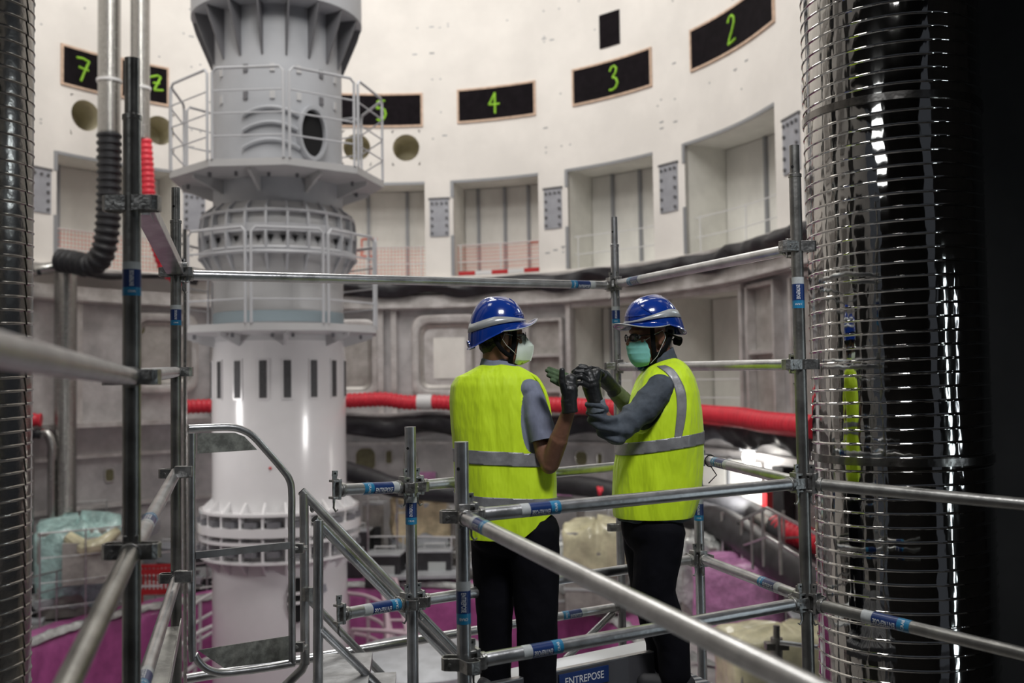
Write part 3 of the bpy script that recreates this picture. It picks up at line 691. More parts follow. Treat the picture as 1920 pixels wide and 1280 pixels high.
# right mirror duct (spiral beads)
def spiral_duct(cx, cy, r, z0, z1, pitch, name, label, n=96, bead=.0055, m='chrome'):
    prof = []; z = z0
    while z < z1:
        prof += [(r, z), (r+.0006, z+pitch*.40), (r, z+pitch*.79), (r+bead*.2, z+pitch*.81), (r+bead*.8, z+pitch*.86), (r+bead, z+pitch*.895), (r+bead*.8, z+pitch*.93), (r+bead*.2, z+pitch*.98)]; z += pitch
    mb = MB(); mb.lathe(prof, (cx, cy, 0), n, helix=pitch)
    t = thing(name, label, 'duct', (cx, cy, z0)); obj('foil_tube', mb, m, t, ang=14)
    return t
dr = P(1682, 640, 4.95); rd = .415
d1 = spiral_duct(dr.x, dr.y, rd, -3.6, 6.5, .064, 'mirror_duct', 'big ribbed mirror foil duct standing at the right beside the dark wall', 128)
for z in (1.41+(720-190)/1867*4.6, 1.41-(878-718)/1867*4.5):
    m1 = MB(); m1.lathe([(rd+.0, z-.02), (rd+.010, z-.018), (rd+.010, z+.018), (rd, z+.02)], (dr.x, dr.y, 0), 96); obj('joint_band', m1, 'chrome_dark', d1)
dl = P(-62, 640, 5.6)
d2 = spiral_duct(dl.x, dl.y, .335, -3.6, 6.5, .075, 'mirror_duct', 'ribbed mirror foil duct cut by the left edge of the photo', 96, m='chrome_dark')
# silver perforated pipes (upper left) and hoses
def vpipe(px, py0, py1, d, wpx, name, label, m='chrome2', rings=True, cat='pipe', group=None):
    a = P(px, (py0+py1)/2, d); k = d/FPX; zt = P(px, py0, d).z; zb = P(px, py1, d).z; r = wpx*k/2
    t = thing(name, label, cat, (a.x, a.y, zb), group); prof = [(r*.98, zb)]; z = zb
    mb = MB(); st = .0026*d if rings else 5
    if rings:
        prof = []
        while z < zt: prof += [(r, z), (r, z+st*.6), (r*1.05, z+st*.8)]; z += st
    else: prof = [(r, zb), (r, zt)]
    mb.lathe(prof, (a.x, a.y, 0), 28); mb.tube((a.x, a.y, zb), (a.x, a.y, zb+.01), r, 28); mb.tube((a.x, a.y, zt-.01), (a.x, a.y, zt), r, 28); obj('pipe_wall', mb, m, t)
    return t, a, zt, zb, r
DQ = 22.6
t, a, zt, zb, r = vpipe(205, -120, 252, DQ, 40, 'silver_pipe', 'silver spiral pipe hanging above the black corrugated hose')
m1 = MB(); m1.lathe([(r*1.02, P(205, 152, DQ).z-.03), (r*1.16, P(205, 152, DQ).z-.03), (r*1.16, P(205, 152, DQ).z+.03), (r*1.02, P(205, 152, DQ).z+.03)], (a.x, a.y, 0), 28); obj('clamp_ring', m1, 'white_rail', t)
t, a, zt, zb, r = vpipe(263, -120, 262, DQ, 34, 'silver_pipe', 'silver spiral pipe hanging above the red hose behind the thick post')
m1 = MB(); m1.lathe([(r*1.02, P(263, 166, DQ).z-.03), (r*1.16, P(263, 166, DQ).z-.03), (r*1.16, P(263, 166, DQ).z+.03), (r*1.02, P(263, 166, DQ).z+.03)], (a.x, a.y, 0), 28); obj('clamp_ring', m1, 'white_rail', t)
kk = DQ/FPX
solo('corrugated_hose', hose_mesh([P(205, 250, DQ), P(205, 300, DQ), P(204, 380, DQ), P(200, 440, DQ), P(190, 480, DQ+.1), P(168, 497, DQ+.3), P(140, 492, DQ+.45), P(112, 488, DQ+.6)], 21.5*kk, .17, .16), 'black_hose', 'black corrugated hose hanging from the silver pipe and bending left', 'hose')
solo('corrugated_hose', hose_mesh([P(272, 262, DQ), P(277, 330, DQ), P(281, 400, DQ), P(292, 450, DQ+.1), P(312, 505, DQ+.3), P(345, 530, DQ+.6)], [12*kk][0], .13, .14), 'red_hose', 'red corrugated hose hanging down beside the thick left post', 'hose')
vpipe(122, 490, 1128, 23.6, 40, 'silver_pipe', 'tall silver pipe standing under the bend of the black hose')
vpipe(96, 838, 1135, 23.3, 14, 'silver_pipe', 'thin bright silver pipe low beside the left mirror duct', rings=False)
vpipe(58, 860, 1145, 23.0, 9, 'silver_pipe', 'thinnest silver tube low beside the left mirror duct', rings=False)
vpipe(347, 430, 1440, 12.5, 8, 'silver_pipe', 'slim bright rod standing beside the gate and the slim post', rings=False)
m1 = MB(); m1.path(smooth_pts([P(40, 512, 23.2), P(75, 505, 23.2), P(108, 500, 23.4)], 5), 11*kk, 14); solo('pipe_elbow', m1, 'chrome2', 'silver elbow joining the black hose at the left edge', 'pipe elbow')
m1 = MB(); m1.path(smooth_pts([P(70, 815, 23.3), P(88, 812, 23.3), P(98, 835, 23.3), P(97, 860, 23.3)], 5), 9*kk, 14); solo('pipe_elbow', m1, 'chrome2', 'silver elbow below the short red hose at the left edge', 'pipe elbow')
solo('corrugated_hose', hose_mesh([P(-10, 792, 23.2), P(30, 786, 23.2), P(78, 787, 23.3)], 12*kk, .14, .14), 'red_hose', 'short red corrugated hose stub beside the left mirror duct', 'hose')
solo('corrugated_hose', hose_mesh([P(10, 818, 23.2), P(45, 816, 23.2), P(75, 812, 23.2)], 9*kk, .14, .14), 'black_hose', 'short black hose under the red hose stub', 'hose')
solo('corrugated_hose', hose_mesh([P(20, 510, 23), P(45, 507, 23.1), P(80, 507, 23.2)], 9*kk, .14, .14), 'black_hose', 'short black hose at the left edge below the upper port', 'hose')
# long red hose along the lower wall
OFF = -1.35
pts = []
for s, z in ((15.6, .93), (14.2, .92), (13, .90), (12.2, .84), (11.4, .82), (10.2, .78), (8.6, .74), (7, .70), (5.2, .66), (3.4, .62), (1.6, .60), (0, .55), (-1.4, .52), (-2.6, .50), (-4.5, .48)): pts.append(W(s, OFF, z+.12+.02*math.sin(s*3)))
solo('corrugated_hose', hose_mesh(pts, .20, .14, .12, 18), 'red_hose', 'long red corrugated hose running along the steel wall behind both workers', 'hose')
m1 = MB(); m1.path([W(s, OFF, .95) for s in (11.85, 11.6, 11.35)], .215, 20); solo('hose_coupling', m1, 'white_rail', 'white coupling sleeve on the long red hose left of the left worker', 'coupling')
solo('corrugated_hose', hose_mesh([W(19.2, -1.2, .95), W(18.4, -1.2, .95), W(17.6, -1.2, .93)], .18, .14, .12), 'red_hose', 'short red hose stub left of the white tower', 'hose')
# ================================================================== SCAFFOLDING
TR = .02415
def tangent(a, b):
    t = (b-a).normalized(); u = Vector((0, 0, 1)) if abs(t.z) < .8 else Vector((1, 0, 0)); v = t.cross(u).normalized(); return t, v.cross(t).normalized(), v
def label_band(par, a, b, f, L=.21, flip=False, text='ENTREPOSE', r=TR, white_first=False, facing=None):
    """blue / cyan / white adhesive label wrapped round a tube at distance f from a, running to b"""
    t = (b-a).normalized(); p = a+t*f; seg = [('label_white', .22), ('label_blue', .53), ('label_cyan', .25)]
    if white_first is False: seg = seg[::-1]
    x = 0; blue = None
    root = MB()
    for mname, fr in seg:
        m1 = MB(); q0 = p+t*(x*L); q1 = p+t*((x+fr)*L); m1.tube(q0, q1, r*1.025 if mname != 'label_white' else r*1.022, 24)
        if mname == 'label_blue': blue = obj('label', m1, mname, par, label='navy label band'); bc = (q0+q1)/2
        else:
            obj('label_edge', m1, mname, par, label=mname.replace('label_', '')+' label band')
            if mname == 'label_cyan': cc = (q0+q1)/2
        x += fr
    view = ((facing or CAM)-bc); view -= t*view.dot(t); view.normalize(); w = t.cross(view).normalized()
    vs, fs = text_shape(text, .030*L/.21); m2 = MB(); rr = r*1.045; sg = -1 if flip else 1; up = w
    # reading direction along the tube; text 'up' round the circumference
    ph = -.45 if abs(t.z) < .8 else 0
    q = []
    for x_, y_ in vs:
        an = (y_*1.15)/rr*1.0+ph*sg; q.append(bc + t*(x_*sg*.62) + view*math.cos(an)*rr - up*math.sin(an)*rr*sg)
    m2.add(q, fs); obj('lettering', m2, 'white_ink', blue)
    vs, fs = text_shape('CRAB', .020*L/.21); q = []
    for x_, y_ in vs:
        an = x_*.9/rr; q.append(cc + t*(y_*sg*.9) + view*math.cos(an)*rr + up*math.sin(an)*rr*sg)
    m2 = MB(); m2.add(q, fs); obj('lettering', m2, 'white_ink', blue)
def stirrup(par, base, z, ang):                # welded U-shaped bracket on an upright
    d = Vector((math.cos(ang), math.sin(ang), 0)); s = Vector((-d.y, d.x, 0)); m1 = MB()
    c = base.copy(); c.z = z; h = .021; w = .027; L = .052; th = .004
    pts = [c+s*w+d*.008, c+s*w+d*(TR+L-.012), c+s*(w-.012)+d*(TR+L), c-s*(w-.012)+d*(TR+L), c-s*w+d*(TR+L-.012), c-s*w+d*.008]
    inn = [p+(c+d*(TR+L*.4)-p).normalized()*th*1.2 for p in pts]
    for zz in (0,): m1.prism([p-Vector((0, 0, h)) for p in pts+inn[::-1]], Vector((0, 0, 2*h)))
    m1.tube(c+s*(w+.003)+d*(TR+.02), c+s*(w-.006)+d*(TR+.02), .006, 8)
    obj('stirrup_bracket', m1, 'clamp', par, smooth=False, bevel=.001)
def post(name_lb, px, py, d, ztop, zbot=FZ, spig=.30, brackets=(), angs=(0,), labels=(), m='galv', r=TR, hole=True, group='scaffold uprights'):
    b = P(px, py, d); b.z = zbot
    t = thing('scaffold_post', name_lb, 'scaffold post', b, group)
    m1 = MB(); top = b.copy(); top.z = ztop-spig
    m1.tube(b, top, r, 24); obj('tube', m1, m, t)
    if spig:
        m1 = MB(); tp_ = b.copy(); tp_.z = ztop; lo = top-Vector((0, 0, .02)); m1.path([lo, tp_], [r*.82]*2, 20, cap=False); m1.path([tp_, lo+(tp_-lo)*.8], [r*.7]*2, 20, cap=False)
        ring = [tp_+Vector((math.cos(q)*r*.82, math.sin(q)*r*.82, 0)) for q in [2*PI*i/20 for i in range(20)]]; ri = [tp_+Vector((math.cos(q)*r*.7, math.sin(q)*r*.7, 0)) for q in [2*PI*i/20 for i in range(20)]]
        m1.grid([ring, ri], 0, closed=True); obj('spigot', m1, m, t)
        m1 = MB(); m1.lathe([(r, -.008), (r*1.10, -.006), (r*1.10, .006), (r*.9, .009)], (b.x, b.y, top.z), 24); obj('collar', m1, m, t)
    if hole:
        view = CAM-top; view.z = 0; view.normalize(); view = Matrix.Rotation(-.5, 3, 'Z') @ view
        c = b.copy(); c.z = ztop-.09; rr = r*(.82 if spig else 1); m1 = MB(); m1.tube(c+view*(rr-.002), c+view*(rr+.0012), .006, 12); obj('pin_hole', m1, 'hole', t)
    for z in brackets:
        for a in angs: stirrup(t, b, z, a)
    for z0, z1, fl in labels:
        a = b.copy(); a.z = z0; c = b.copy(); c.z = z1
        label_band(t, a, c, 0, abs(z1-z0), fl, r=r)
    return t, b
def zat(px, py, d): return P(px, py, d).z
def clamp_end(par, e, t, up, side, wedge=True):
    """cast end of a ledger: e = tube end, t = unit vector pointing out of the tube towards the post"""
    m1 = MB(); m1.tube(e-t*.012, e+t*.006, TR*1.18, 20); m1.tube(e+t*.004, e+t*.012, TR*.95, 20)
    R = Matrix((t, side, up)).transposed()
    m1.box(e+t*.018+up*.004, (.014, .040, .082), R); m1.box(e+t*.032+up*.036, (.034, .036, .010), R); m1.box(e+t*.032-up*.030, (.034, .036, .010), R)
    cl = obj('end_clamp', m1, 'clamp', par, smooth=True, bevel=.002)
    m2 = MB()
    pr = [e+t*.034+up*z-side*.003+t*x for x, z in ((-.010, .060), (.010, .060), (.008, .0), (.004, -.05), (-.004, -.05), (-.009, .0))]
    m2.prism(pr, side*.006)
    m2.path([e+t*.034-up*.045, e+t*.034-up*.070, e+t*.024-up*.084, e+t*.014-up*.078], [.0045, .004, .004, .003], 8)
    m2.box(e+t*.034+up*.066, (.024, .007, .022), R)
    obj('wedge', m2, 'clamp', cl)
    m3 = MB(); m3.tube(e+t*.034+up*.066-side*.0042, e+t*.034+up*.066+side*.0042, .0045, 10); obj('wedge_hole', m3, 'hole', cl)
def rail(lb, A, B, gapA=.065, gapB=.065, lab=None, m='galv', clamps=(1, 1), r=TR, cat='scaffold rail', group='scaffold rails', name='scaffold_rail'):
    A, B = Vector(A), Vector(B); t, up, side = tangent(A, B); a = A+t*gapA; b = B-t*gapB
    th = thing(name, lb, cat, (a+b)/2, group)
    m1 = MB(); n = 2; m1.tube(a, b, r, 24); obj('tube', m1, m, th)
    if clamps[0]: clamp_end(th, a, -t, up, side)
    if clamps[1]: clamp_end(th, b, t, up, side)
    for l in (lab or []):
        f, fl, wf = l[:3]; label_band(th, a, b, f, l[3] if len(l) > 3 else .19, fl, white_first=wf, r=r)
    return th
dE, dC, dF, dD, dB, dP0, dP1 = 3.40, 4.05, 4.25, 5.1, 5.9, 2.72, 4.6
zE1, zE2 = zat(865, 968, dE), zat(872, 1243, dE)
# uprights
_, bE = post('short stout post directly in front of the left worker', 868, 1050, dE, zat(863, 828, dE), spig=0, m='galv', brackets=(zE1, zE2), angs=(PI*.96, PI*.1, -1.0), labels=[(zat(870, 1168, dE), zat(868, 1088, dE), True)])
_, bF = post('free-standing short post left of the left worker, above the stair', 772, 1050, dF, zat(766, 800, dF), spig=0, brackets=(zat(768, 912, dF), zat(772, 1128, dF)), angs=(PI*1.05, .12, -1.45), labels=[(zat(771, 982, dF), zat(769, 930, dF), False)])
_, bC = post('tall post right of the right worker, with four rails meeting it', 1503, 780, dC, zat(1487, 273, dC), spig=.125, brackets=(zat(1492, 462, dC), zat(1497, 683, dC), zat(1504, 905, dC), zat(1515, 1128, dC)), angs=(PI*.75, 0.05, PI*1.1), labels=[(zat(1494, 578, dC), zat(1494, 520, dC), True)], m='galv_shaded')
_, bD = post('far post half hidden behind the right edge of the right vest', 1311, 1000, dD, zat(1308, 835, dD), spig=0, brackets=(zat(1309, 858, dD), zat(1311, 1046, dD)), angs=(PI*.95, -.8), labels=[(zat(1311, 975, dD), zat(1310, 935, dD), False)])
_, bB = post('far post rising between the two workers', 1157, 700, dB, zat(1151, 407, dB), spig=.17, brackets=(zat(1153, 532, dB), zat(1157, 686, dB), zat(1164, 988, dB)), angs=(PI, -.8), labels=[(zat(1155, 606, dB), zat(1155, 575, dB), True)])
_, bP0 = post('thick dark post nearest on the left with a blue label', 247, 700, dP0, zat(249, 110, dP0), spig=.165, brackets=(zat(248, 382, dP0), zat(246, 707, dP0), zat(245, 1032, dP0)), angs=(PI, .0), labels=[(zat(247, 555, dP0), zat(247, 492, dP0), False)], m='galv_shaded', hole=False)
_, bP1 = post('slim dark post carrying the gate at the left', 330, 700, dP1, zat(331, 352, dP1), spig=.16, brackets=(zat(330, 510, dP1), zat(330, 697, dP1), zat(329, 887, dP1), zat(328, 1083, dP1)), angs=(PI, .1), labels=[(zat(330, 610, dP1), zat(330, 572, dP1), False)], m='galv_shaded')
def on(b, px, py, d): p = b.copy(); p.z = zat(px, py, d); return p
# rails
rail('long top rail from the slim left post to the post between the workers', on(bP1, 330, 515, dP1), on(bB, 1153, 535, dB), lab=[(2.14, False, False, .17)])
rail('top rail rising from the post between the workers to the tall right post', on(bB, 1153, 533, dB), on(bC, 1492, 465, dC), lab=[(.16, False, False, .19)])
rail('middle rail behind the neck of the right worker, ending at the tall right post', on(bB, 1157, 688, dB), on(bC, 1498, 683, dC), lab=[(.22, False, True, .17)])
pl = P(640, 918, dF-.25)
rail('short upper rail stub on the free-standing post, its left end unattached', pl, on(bF, 768, 912, dF), .0, .065, lab=[(.10, False, False, .19)])
rail('upper rail passing behind both workers from the free-standing post', on(bF, 768, 912, dF), on(bD, 1309, 860, dD))
pl = P(648, 1150, dF-.25)
rail('short lower rail stub on the free-standing post, its left end unattached', pl, on(bF, 772, 1128, dF), .0, .065, lab=[(.08, True, True, .19)])
rail('lower rail passing behind both workers from the free-standing post', on(bF, 772, 1128, dF), on(bD, 1311, 1046, dD))
rail('upper near rail crossing in front of both vests', on(bE, 865, 968, dE), on(bC, 1504, 905, dC), lab=[(.15, True, True, .155)])
rail('lower near rail crossing in front of the trouser legs', on(bE, 872, 1243, dE), on(bC, 1515, 1128, dC), lab=[(.15, True, True, .155)])
rail('rail from the far post to the tall right post with a black cable tie', on(bD, 1311, 858, dD), on(bC, 1504, 905, dC), lab=[(.15, False, False, .17)])
rail('lower rail from the far post to the tall right post, over the magenta crate', on(bD, 1311, 1046, dD), on(bC, 1515, 1122, dC), lab=[(.62, False, False, .19)])
rail('upper rail running from the tall right post to the right edge of the photo', on(bC, 1504, 905, dC), P(1990, 952, 3.55), gapB=0, clamps=(1, 0), m='galv_shaded')
rail('lower rail running from the tall right post to the right edge of the photo', on(bC, 1515, 1128, dC), P(1990, 1243, 3.35), gapB=0, clamps=(1, 0), lab=[(.18, True, True, .19)], m='galv_shaded')
rail('large blurred diagonal rail coming towards the camera from the stout post', on(bE, 868, 968, dE), P(1600, 1330, 1.62), gapB=0, gapA=.035, clamps=(1, 0), lab=[(.10, False, True, .12)])
rail('very blurred rail entering from the left edge to the thick dark post', P(-120, 632, 1.0), on(bP0, 247, 707, dP0), gapA=0, gapB=.02, clamps=(0, 1))
rail('short rail between the thick dark post and the slim left post', on(bP0, 247, 707, dP0), on(bP1, 330, 697, dP1), gapA=.04, gapB=.03, clamps=(0, 0))
rail('thick rail slanting down from the thick dark post to the lower left', on(bP0, 246, 1032, dP0), P(60, 1420, 1.5), gapA=.03, gapB=0, clamps=(1, 0), m='galv_shaded')
rail('rail with a blue label between the thick dark post and the slim left post', on(bP1, 329, 885, dP1), on(bP0, 246, 1036, dP0), gapA=.03, gapB=.06, clamps=(0, 1), lab=[(1.35, False, False, .17)])
rail('rail slanting down from the foot of the slim left post', on(bP1, 328, 1085, dP1), P(230, 1400, 2.72), gapA=.03, gapB=0, clamps=(1, 0), lab=[(1.3, False, True, .17)])
rail('horizontal tube running behind the stair under the gate', P(350, 1272, 5.0), P(1163, 1136, dB), gapA=0, gapB=.03, clamps=(0, 1), lab=[(2.05, False, False, .15)])
rail('short diagonal brace below the post between the workers', P(1060, 1235, 5.7), P(1150, 1148, dB), gapA=0, gapB=0, clamps=(0, 0), r=.019)
# black cable tie
a = P(1352, 872, 4.93); m1 = MB(); tt, up, sd = tangent(on(bD, 1311, 858, dD), on(bC, 1504, 905, dC)); c = on(bD, 1311, 858, dD)+tt*.16
m1.path([c+(up*math.cos(q)+sd*math.sin(q))*(TR+.004) for q in [2*PI*i/20 for i in range(20)]], .003, 6, closed=True); m1.path([c-up*TR, c-up*.07+Vector((.03, 0, 0)), c-up*.11+Vector((-.01, 0, 0))], .003, 6)
solo('cable_tie', m1, 'strap', 'black cable tie wrapped round the rail right of the right worker', 'cable tie')
# grey channel piece between left posts
A = P(268, 395, 3.6); B = on(bP1, 333, 516, dP1); t_, up, sd = tangent(A, B); m1 = MB()
R = Matrix((t_, sd, up)).transposed(); L = (B-A).length; c = (A+B)/2
m1.box(c, (L, .075, .005), R); m1.box(c+sd*.036+up*.02, (L, .005, .04), R); m1.box(c-sd*.036+up*.02, (L, .005, .04), R)
t = thing('steel_channel', 'grey steel channel slanting between the two left posts', 'channel', c); obj('web', m1, 'galv', t, bevel=.001)
m1 = MB(); m1.box(A+t_*.05, (.1, .05, .03), R); obj('end_hook', m1, 'galv', t)
m1 = MB(); m1.tube(P(318, 498, dP1-.04), P(352, 496, dP1-.04), .012, 12); obj('cross_pin', m1, 'galv', t)
# ladder-like channel at lower slim post
A = P(322, 1175, dP1-.05); B = P(290, 1330, dP1-.6); t_, up, sd = tangent(A, B); R = Matrix((t_, sd, up)).transposed(); L = (B-A).length; c = (A+B)/2; m1 = MB()
m1.box(c, (L, .085, .005), R); m1.box(c+sd*.042+up*.02, (L, .006, .045), R); m1.box(c-sd*.042+up*.02, (L, .006, .045), R)
solo('steel_channel', m1, 'galv_shaded', 'grey steel channel slanting down under the slim left post', 'channel', bevel=.001)
# ------------------------------------------------------------------ gate
def gp(px, py): # gate plane: slanting away slightly
    return P(px, py, 4.35+(px-352)/203*.25)
t = thing('safety_gate', 'tubular steel safety gate with rounded top corner in front of the white tower', 'gate', gp(455, 1262))
gr = .0165
loop = [gp(360, 812), gp(360, 1200), gp(366, 1228), gp(380, 1248), gp(402, 1259), gp(430, 1261), gp(500, 1252), gp(552, 1243)]
m1 = MB(); m1.path(smooth_pts(loop, 5), gr, 16); obj('lower_frame', m1, 'galv', t)
loop = [gp(353, 803), gp(400, 801), gp(435, 801), gp(458, 807), gp(475, 818), gp(500, 845), gp(530, 880), gp(543, 900), gp(547, 925), gp(547, 1000), gp(548, 1245)]
m1 = MB(); m1.path(smooth_pts(loop, 5), gr, 16); obj('upper_frame', m1, 'galv', t)
m1 = MB(); n_ = (gp(550, 1000)-gp(360, 1000)).cross(Vector((0, 0, 1))).normalized()*.004
m1.prism([gp(370, 812), gp(440, 811), gp(458, 818), gp(482, 843), gp(370, 850)], n_); obj('upper_plate', m1, 'zinc', t, smooth=False, label='spangled zinc corner plate')
m1 = MB(); m1.prism([gp(370, 1218), gp(544, 1191), gp(544, 1236), gp(420, 1252)], n_); obj('lower_plate', m1, 'zinc', t, smooth=False, label='spangled zinc kick plate')
m1 = MB(); m1.prism([gp(366, 1034), gp(543, 1015), gp(543, 1028), gp(366, 1047)], n_*3); obj('crossbar', m1, 'galv', t, smooth=False)
for px, py in ((560, 1027), (560, 1212)):
    m1 = MB(); m1.tube(gp(548, py), gp(576, py), .012, 12); m1.box(gp(562, py), (.04, .03, .045)); obj('hinge', m1, 'clamp', t, bevel=.003)
for px, py in ((345, 884), (345, 1080)):
    m1 = MB(); m1.box(gp(px, py), (.075, .03, .05)); obj('latch_bracket', m1, 'clamp', t, bevel=.003)
# ------------------------------------------------------------------ stair rails
hr = .0215
def hand(lb, d0, pts_top, postx, mid):
    t = thing('stair_handrail', lb, 'stair handrail', pts_top[0], 'stair handrails')
    m1 = MB(); m1.path(pts_top, hr, 18); obj('handrail', m1, 'galv', t)
    m1 = MB(); m1.tube(postx[0], postx[1], hr*1.02, 18); obj('newel_post', m1, 'galv', t)
    for a, b in mid: m1 = MB(); m1.tube(a, b, hr*.85, 16); obj('mid_rail', m1, 'galv', t)
    m1 = MB(); m1.tube(pts_top[0], pts_top[0]+(pts_top[0]-pts_top[1]).normalized()*.002, hr*.8, 14); obj('tube_end', m1, 'hole', t)
    for q in (pts_top[0].lerp(pts_top[1], .05),): m1 = MB(); m1.ell(q-Vector((0, 0, .03)), (.012, .012, .02)); obj('weld', m1, 'clamp', t)
hand('near stair handrail sloping down from the newel post beside the gate', 4, [P(590, 972, 4.3), P(878, 1268, 4.75)], (P(597, 975, 4.3), P(596, 1400, 4.3)), [(P(602, 1180, 4.3), P(735, 1310, 4.5))])
hand('far stair handrail sloping down parallel to the near one', 4, [P(565, 920, 4.75), P(960, 1330, 4.95)], (P(570, 925, 4.75), P(572, 1245, 4.75)), [(P(575, 1118, 4.75), P(760, 1310, 4.9))])
m1 = MB(); m1.path([P(572, 1240, 4.75), P(566, 1255, 4.75), P(520, 1300, 4.7)], .0215, 14); solo('bent_tube', m1, 'galv', 'bent tube foot under the gate hinge post', 'tube')
m1 = MB(); m1.tube(P(578, 1100, 4.74), P(578, 1125, 4.74), .03, 10); solo('pivot_coupler', m1, 'clamp', 'small pivot coupler on the gate hinge post', 'coupler')
# stair treads below
for i in range(5):
    m1 = MB(); c = P(640+i*48, 1275+i*40, 4.4); m1.box(c, (.24, .75, .035), .1); solo('stair_tread', m1, 'deck', 'metal stair tread below the stair handrails', 'stair tread', 'stair treads')
# ------------------------------------------------------------------ deck
q = [Vector((bF.x-.05, bF.y+.05, 0)), Vector((bE.x-.05, bE.y-.1, 0)), Vector((bC.x+.1, bC.y-.1, 0)), Vector((bD.x+.12, bD.y+.05, 0))]
ux = (q[2]-q[1]).normalized(); uy = (q[0]-q[1]); uy = (uy-ux*uy.dot(ux)).normalized(); Rk = Matrix((ux, uy, Vector((0, 0, 1)))).transposed(); ln = 1.62
zdk = 0.0
labs = ['nearest deck plank under the workers', 'second deck plank from the near rail', 'third deck plank from the near rail', 'farthest deck plank beside the toe board']
og = q[1].copy()
for i in range(4):
    t = thing('deck_plank', 'perforated steel '+labs[i], 'deck plank', og+ux*ln/2+uy*(.13+i*.27), 'scaffold deck planks')
    m1 = MB(); m1.box(og+ux*ln/2+uy*(.13+i*.27)+Vector((0, 0, -.03)), (ln, .25, .055), Rk); obj('plank_body', m1, 'deck_dark', t, bevel=.004)
    for k in range(5):
        m1 = MB(); m1.box(og+ux*ln/2+uy*(.13+i*.27-.1+k*.05)+Vector((0, 0, -.001)), (ln-.02, .024, .008), Rk); obj('tread_rib', m1, 'deck', t, bevel=.002)
# toe board with lettering, seen from inside on the far side
A = P(872, 1282, 4.15); B = P(1262, 1183, 4.75); A.z = .0; B.z = .0
hgt = .155
t = thing('toe_board', 'steel toe board lettered ENTREPOSE along the far edge of the deck', 'toe board', (A+B)/2)
n_ = (B-A).cross(Vector((0, 0, 1))).normalized()
m1 = MB(); up = Vector((0, 0, 1)); m1.prism([A, B, B+up*hgt, A+up*hgt], -n_*.012); obj('board', m1, 'deck_dark', t, smooth=False)
m1 = MB(); m1.prism([A+up*hgt, B+up*hgt, B+up*(hgt+.006), A+up*(hgt+.006)], -n_*.03); obj('top_lip', m1, 'galv', t, smooth=False)
m1 = MB(); m1.prism([A+up*.02+n_*.004, B+up*.02+n_*.004, B+up*.03+n_*.004, A+up*.03+n_*.004], n_*.006); obj('lower_lip', m1, 'galv', t, smooth=False)
tt = (B-A).normalized(); L = (B-A).length
side = n_ if (CAM-A).dot(n_) > 0 else -n_
c = min((A+tt*L*q/200 for q in range(200)), key=lambda q: abs(proj(q)[0]-1094))+up*.108+side*.010
m1 = MB(); m1.box(c, (.27, .006, .072), Matrix.Rotation(math.atan2(tt.y, tt.x), 3, 'Z')); pl_ = obj('name_plate', m1, 'label_blue', t)
vs, fs = text_shape('ENTREPOSE', .046); m1 = MB(); m1.add([c+tt*x*.88+up*y+side*.0045 for x, y in vs], fs); obj('lettering', m1, 'white_ink', pl_)
# wide white deck edge beyond toe board
A2 = P(872, 1262, 4.45); B2 = P(1240, 1165, 5.1); A2.z = .02; B2.z = .02
m1 = MB(); m1.prism([A2, B2, B2+Vector((.02, .3, 0)), A2+Vector((.02, .3, 0))], (0, 0, .02)); solo('walkway_board', m1, 'white_board', 'pale walkway board just beyond the toe board', 'board')
# ================================================================== PIT FLOOR CLUTTER
def atd(px, py, d): return P(px, py, d)
def wrapped(name, lb, cat, c, size, rz, cover, body='crate', drape=.55, group=None, lump=.1, seed=0, strap=True):
    c = Vector(c); t = thing(name, lb, cat, c, group); R = Matrix.Rotation(rz, 3, 'Z')
    m1 = MB(); m1.box(c+Vector((0, 0, size[2]/2)), (size[0]*.94, size[1]*.94, size[2]*.96), R); obj('casing', m1, body, t, bevel=.02)
    rows = []; n = 56
    prof = [(1.0, 1-drape), (1.02, 1-drape*.7), (1.0, 1-drape*.35), (1.02, .97), (.95, 1.02), (.7, 1.05), (.35, 1.07), (.05, 1.08)]
    for k, (f, h) in enumerate(prof):
        row = []
        for i in range(n):
            a = 2*PI*i/n; ca, sa = math.cos(a), math.sin(a); q = 1/max(abs(ca), abs(sa))
            q = min(q, 1.32); nz = noise.noise(Vector((ca*3+seed, sa*3, h*4)))+.5*noise.noise(Vector((ca*9+seed, sa*9, h*9)))
            hh = h + (lump*.8*nz if k > 0 else drape*.35*noise.noise(Vector((ca*2.5, sa*2.5, seed))))
            row.append(c + R @ Vector((ca*q*size[0]/2*f*(1+lump*.5*nz), sa*q*size[1]/2*f*(1+lump*.5*nz), size[2]*hh)))
        rows.append(row)
    m1 = MB(); m1.grid(rows, 0, closed=True); m1.v.append(c+Vector((0, 0, size[2]*1.08))); k = len(m1.v)-1; m1.f += [(k-n+i, k-n+(i+1) % n, k) for i in range(n)]; m1.mi += [0]*n
    obj('plastic_cover', m1, cover, t, ang=180)
    if strap:
        m1 = MB(); m1.box(c+Vector((0, 0, size[2]*(1-drape)*.6)), (size[0]*.97, size[1]*.97, .06), R); obj('strap', m1, 'label_white', t)
    return t
def guard(lb, pts, h, n=3, r=.022, m='white_rail', step=1.2, group='guard railings on the pit floor', fill=False):
    pts = [Vector(p) for p in pts]; t = thing('guard_railing', lb, 'railing', pts[0], group)
    for k in range(n):
        m1 = MB(); m1.path([p+Vector((0, 0, h*(k+1)/n)) for p in pts], r if k == n-1 else r*.7, 8); obj('rail', m1, m, t)
    for p in resample(pts, step)+[pts[-1]]:
        m1 = MB(); m1.tube(p, p+Vector((0, 0, h+.02)), r, 8); obj('post', m1, m, t)
    return t
def fl(px, d): p = P(px, 1000, d); p.z = FZ; return p
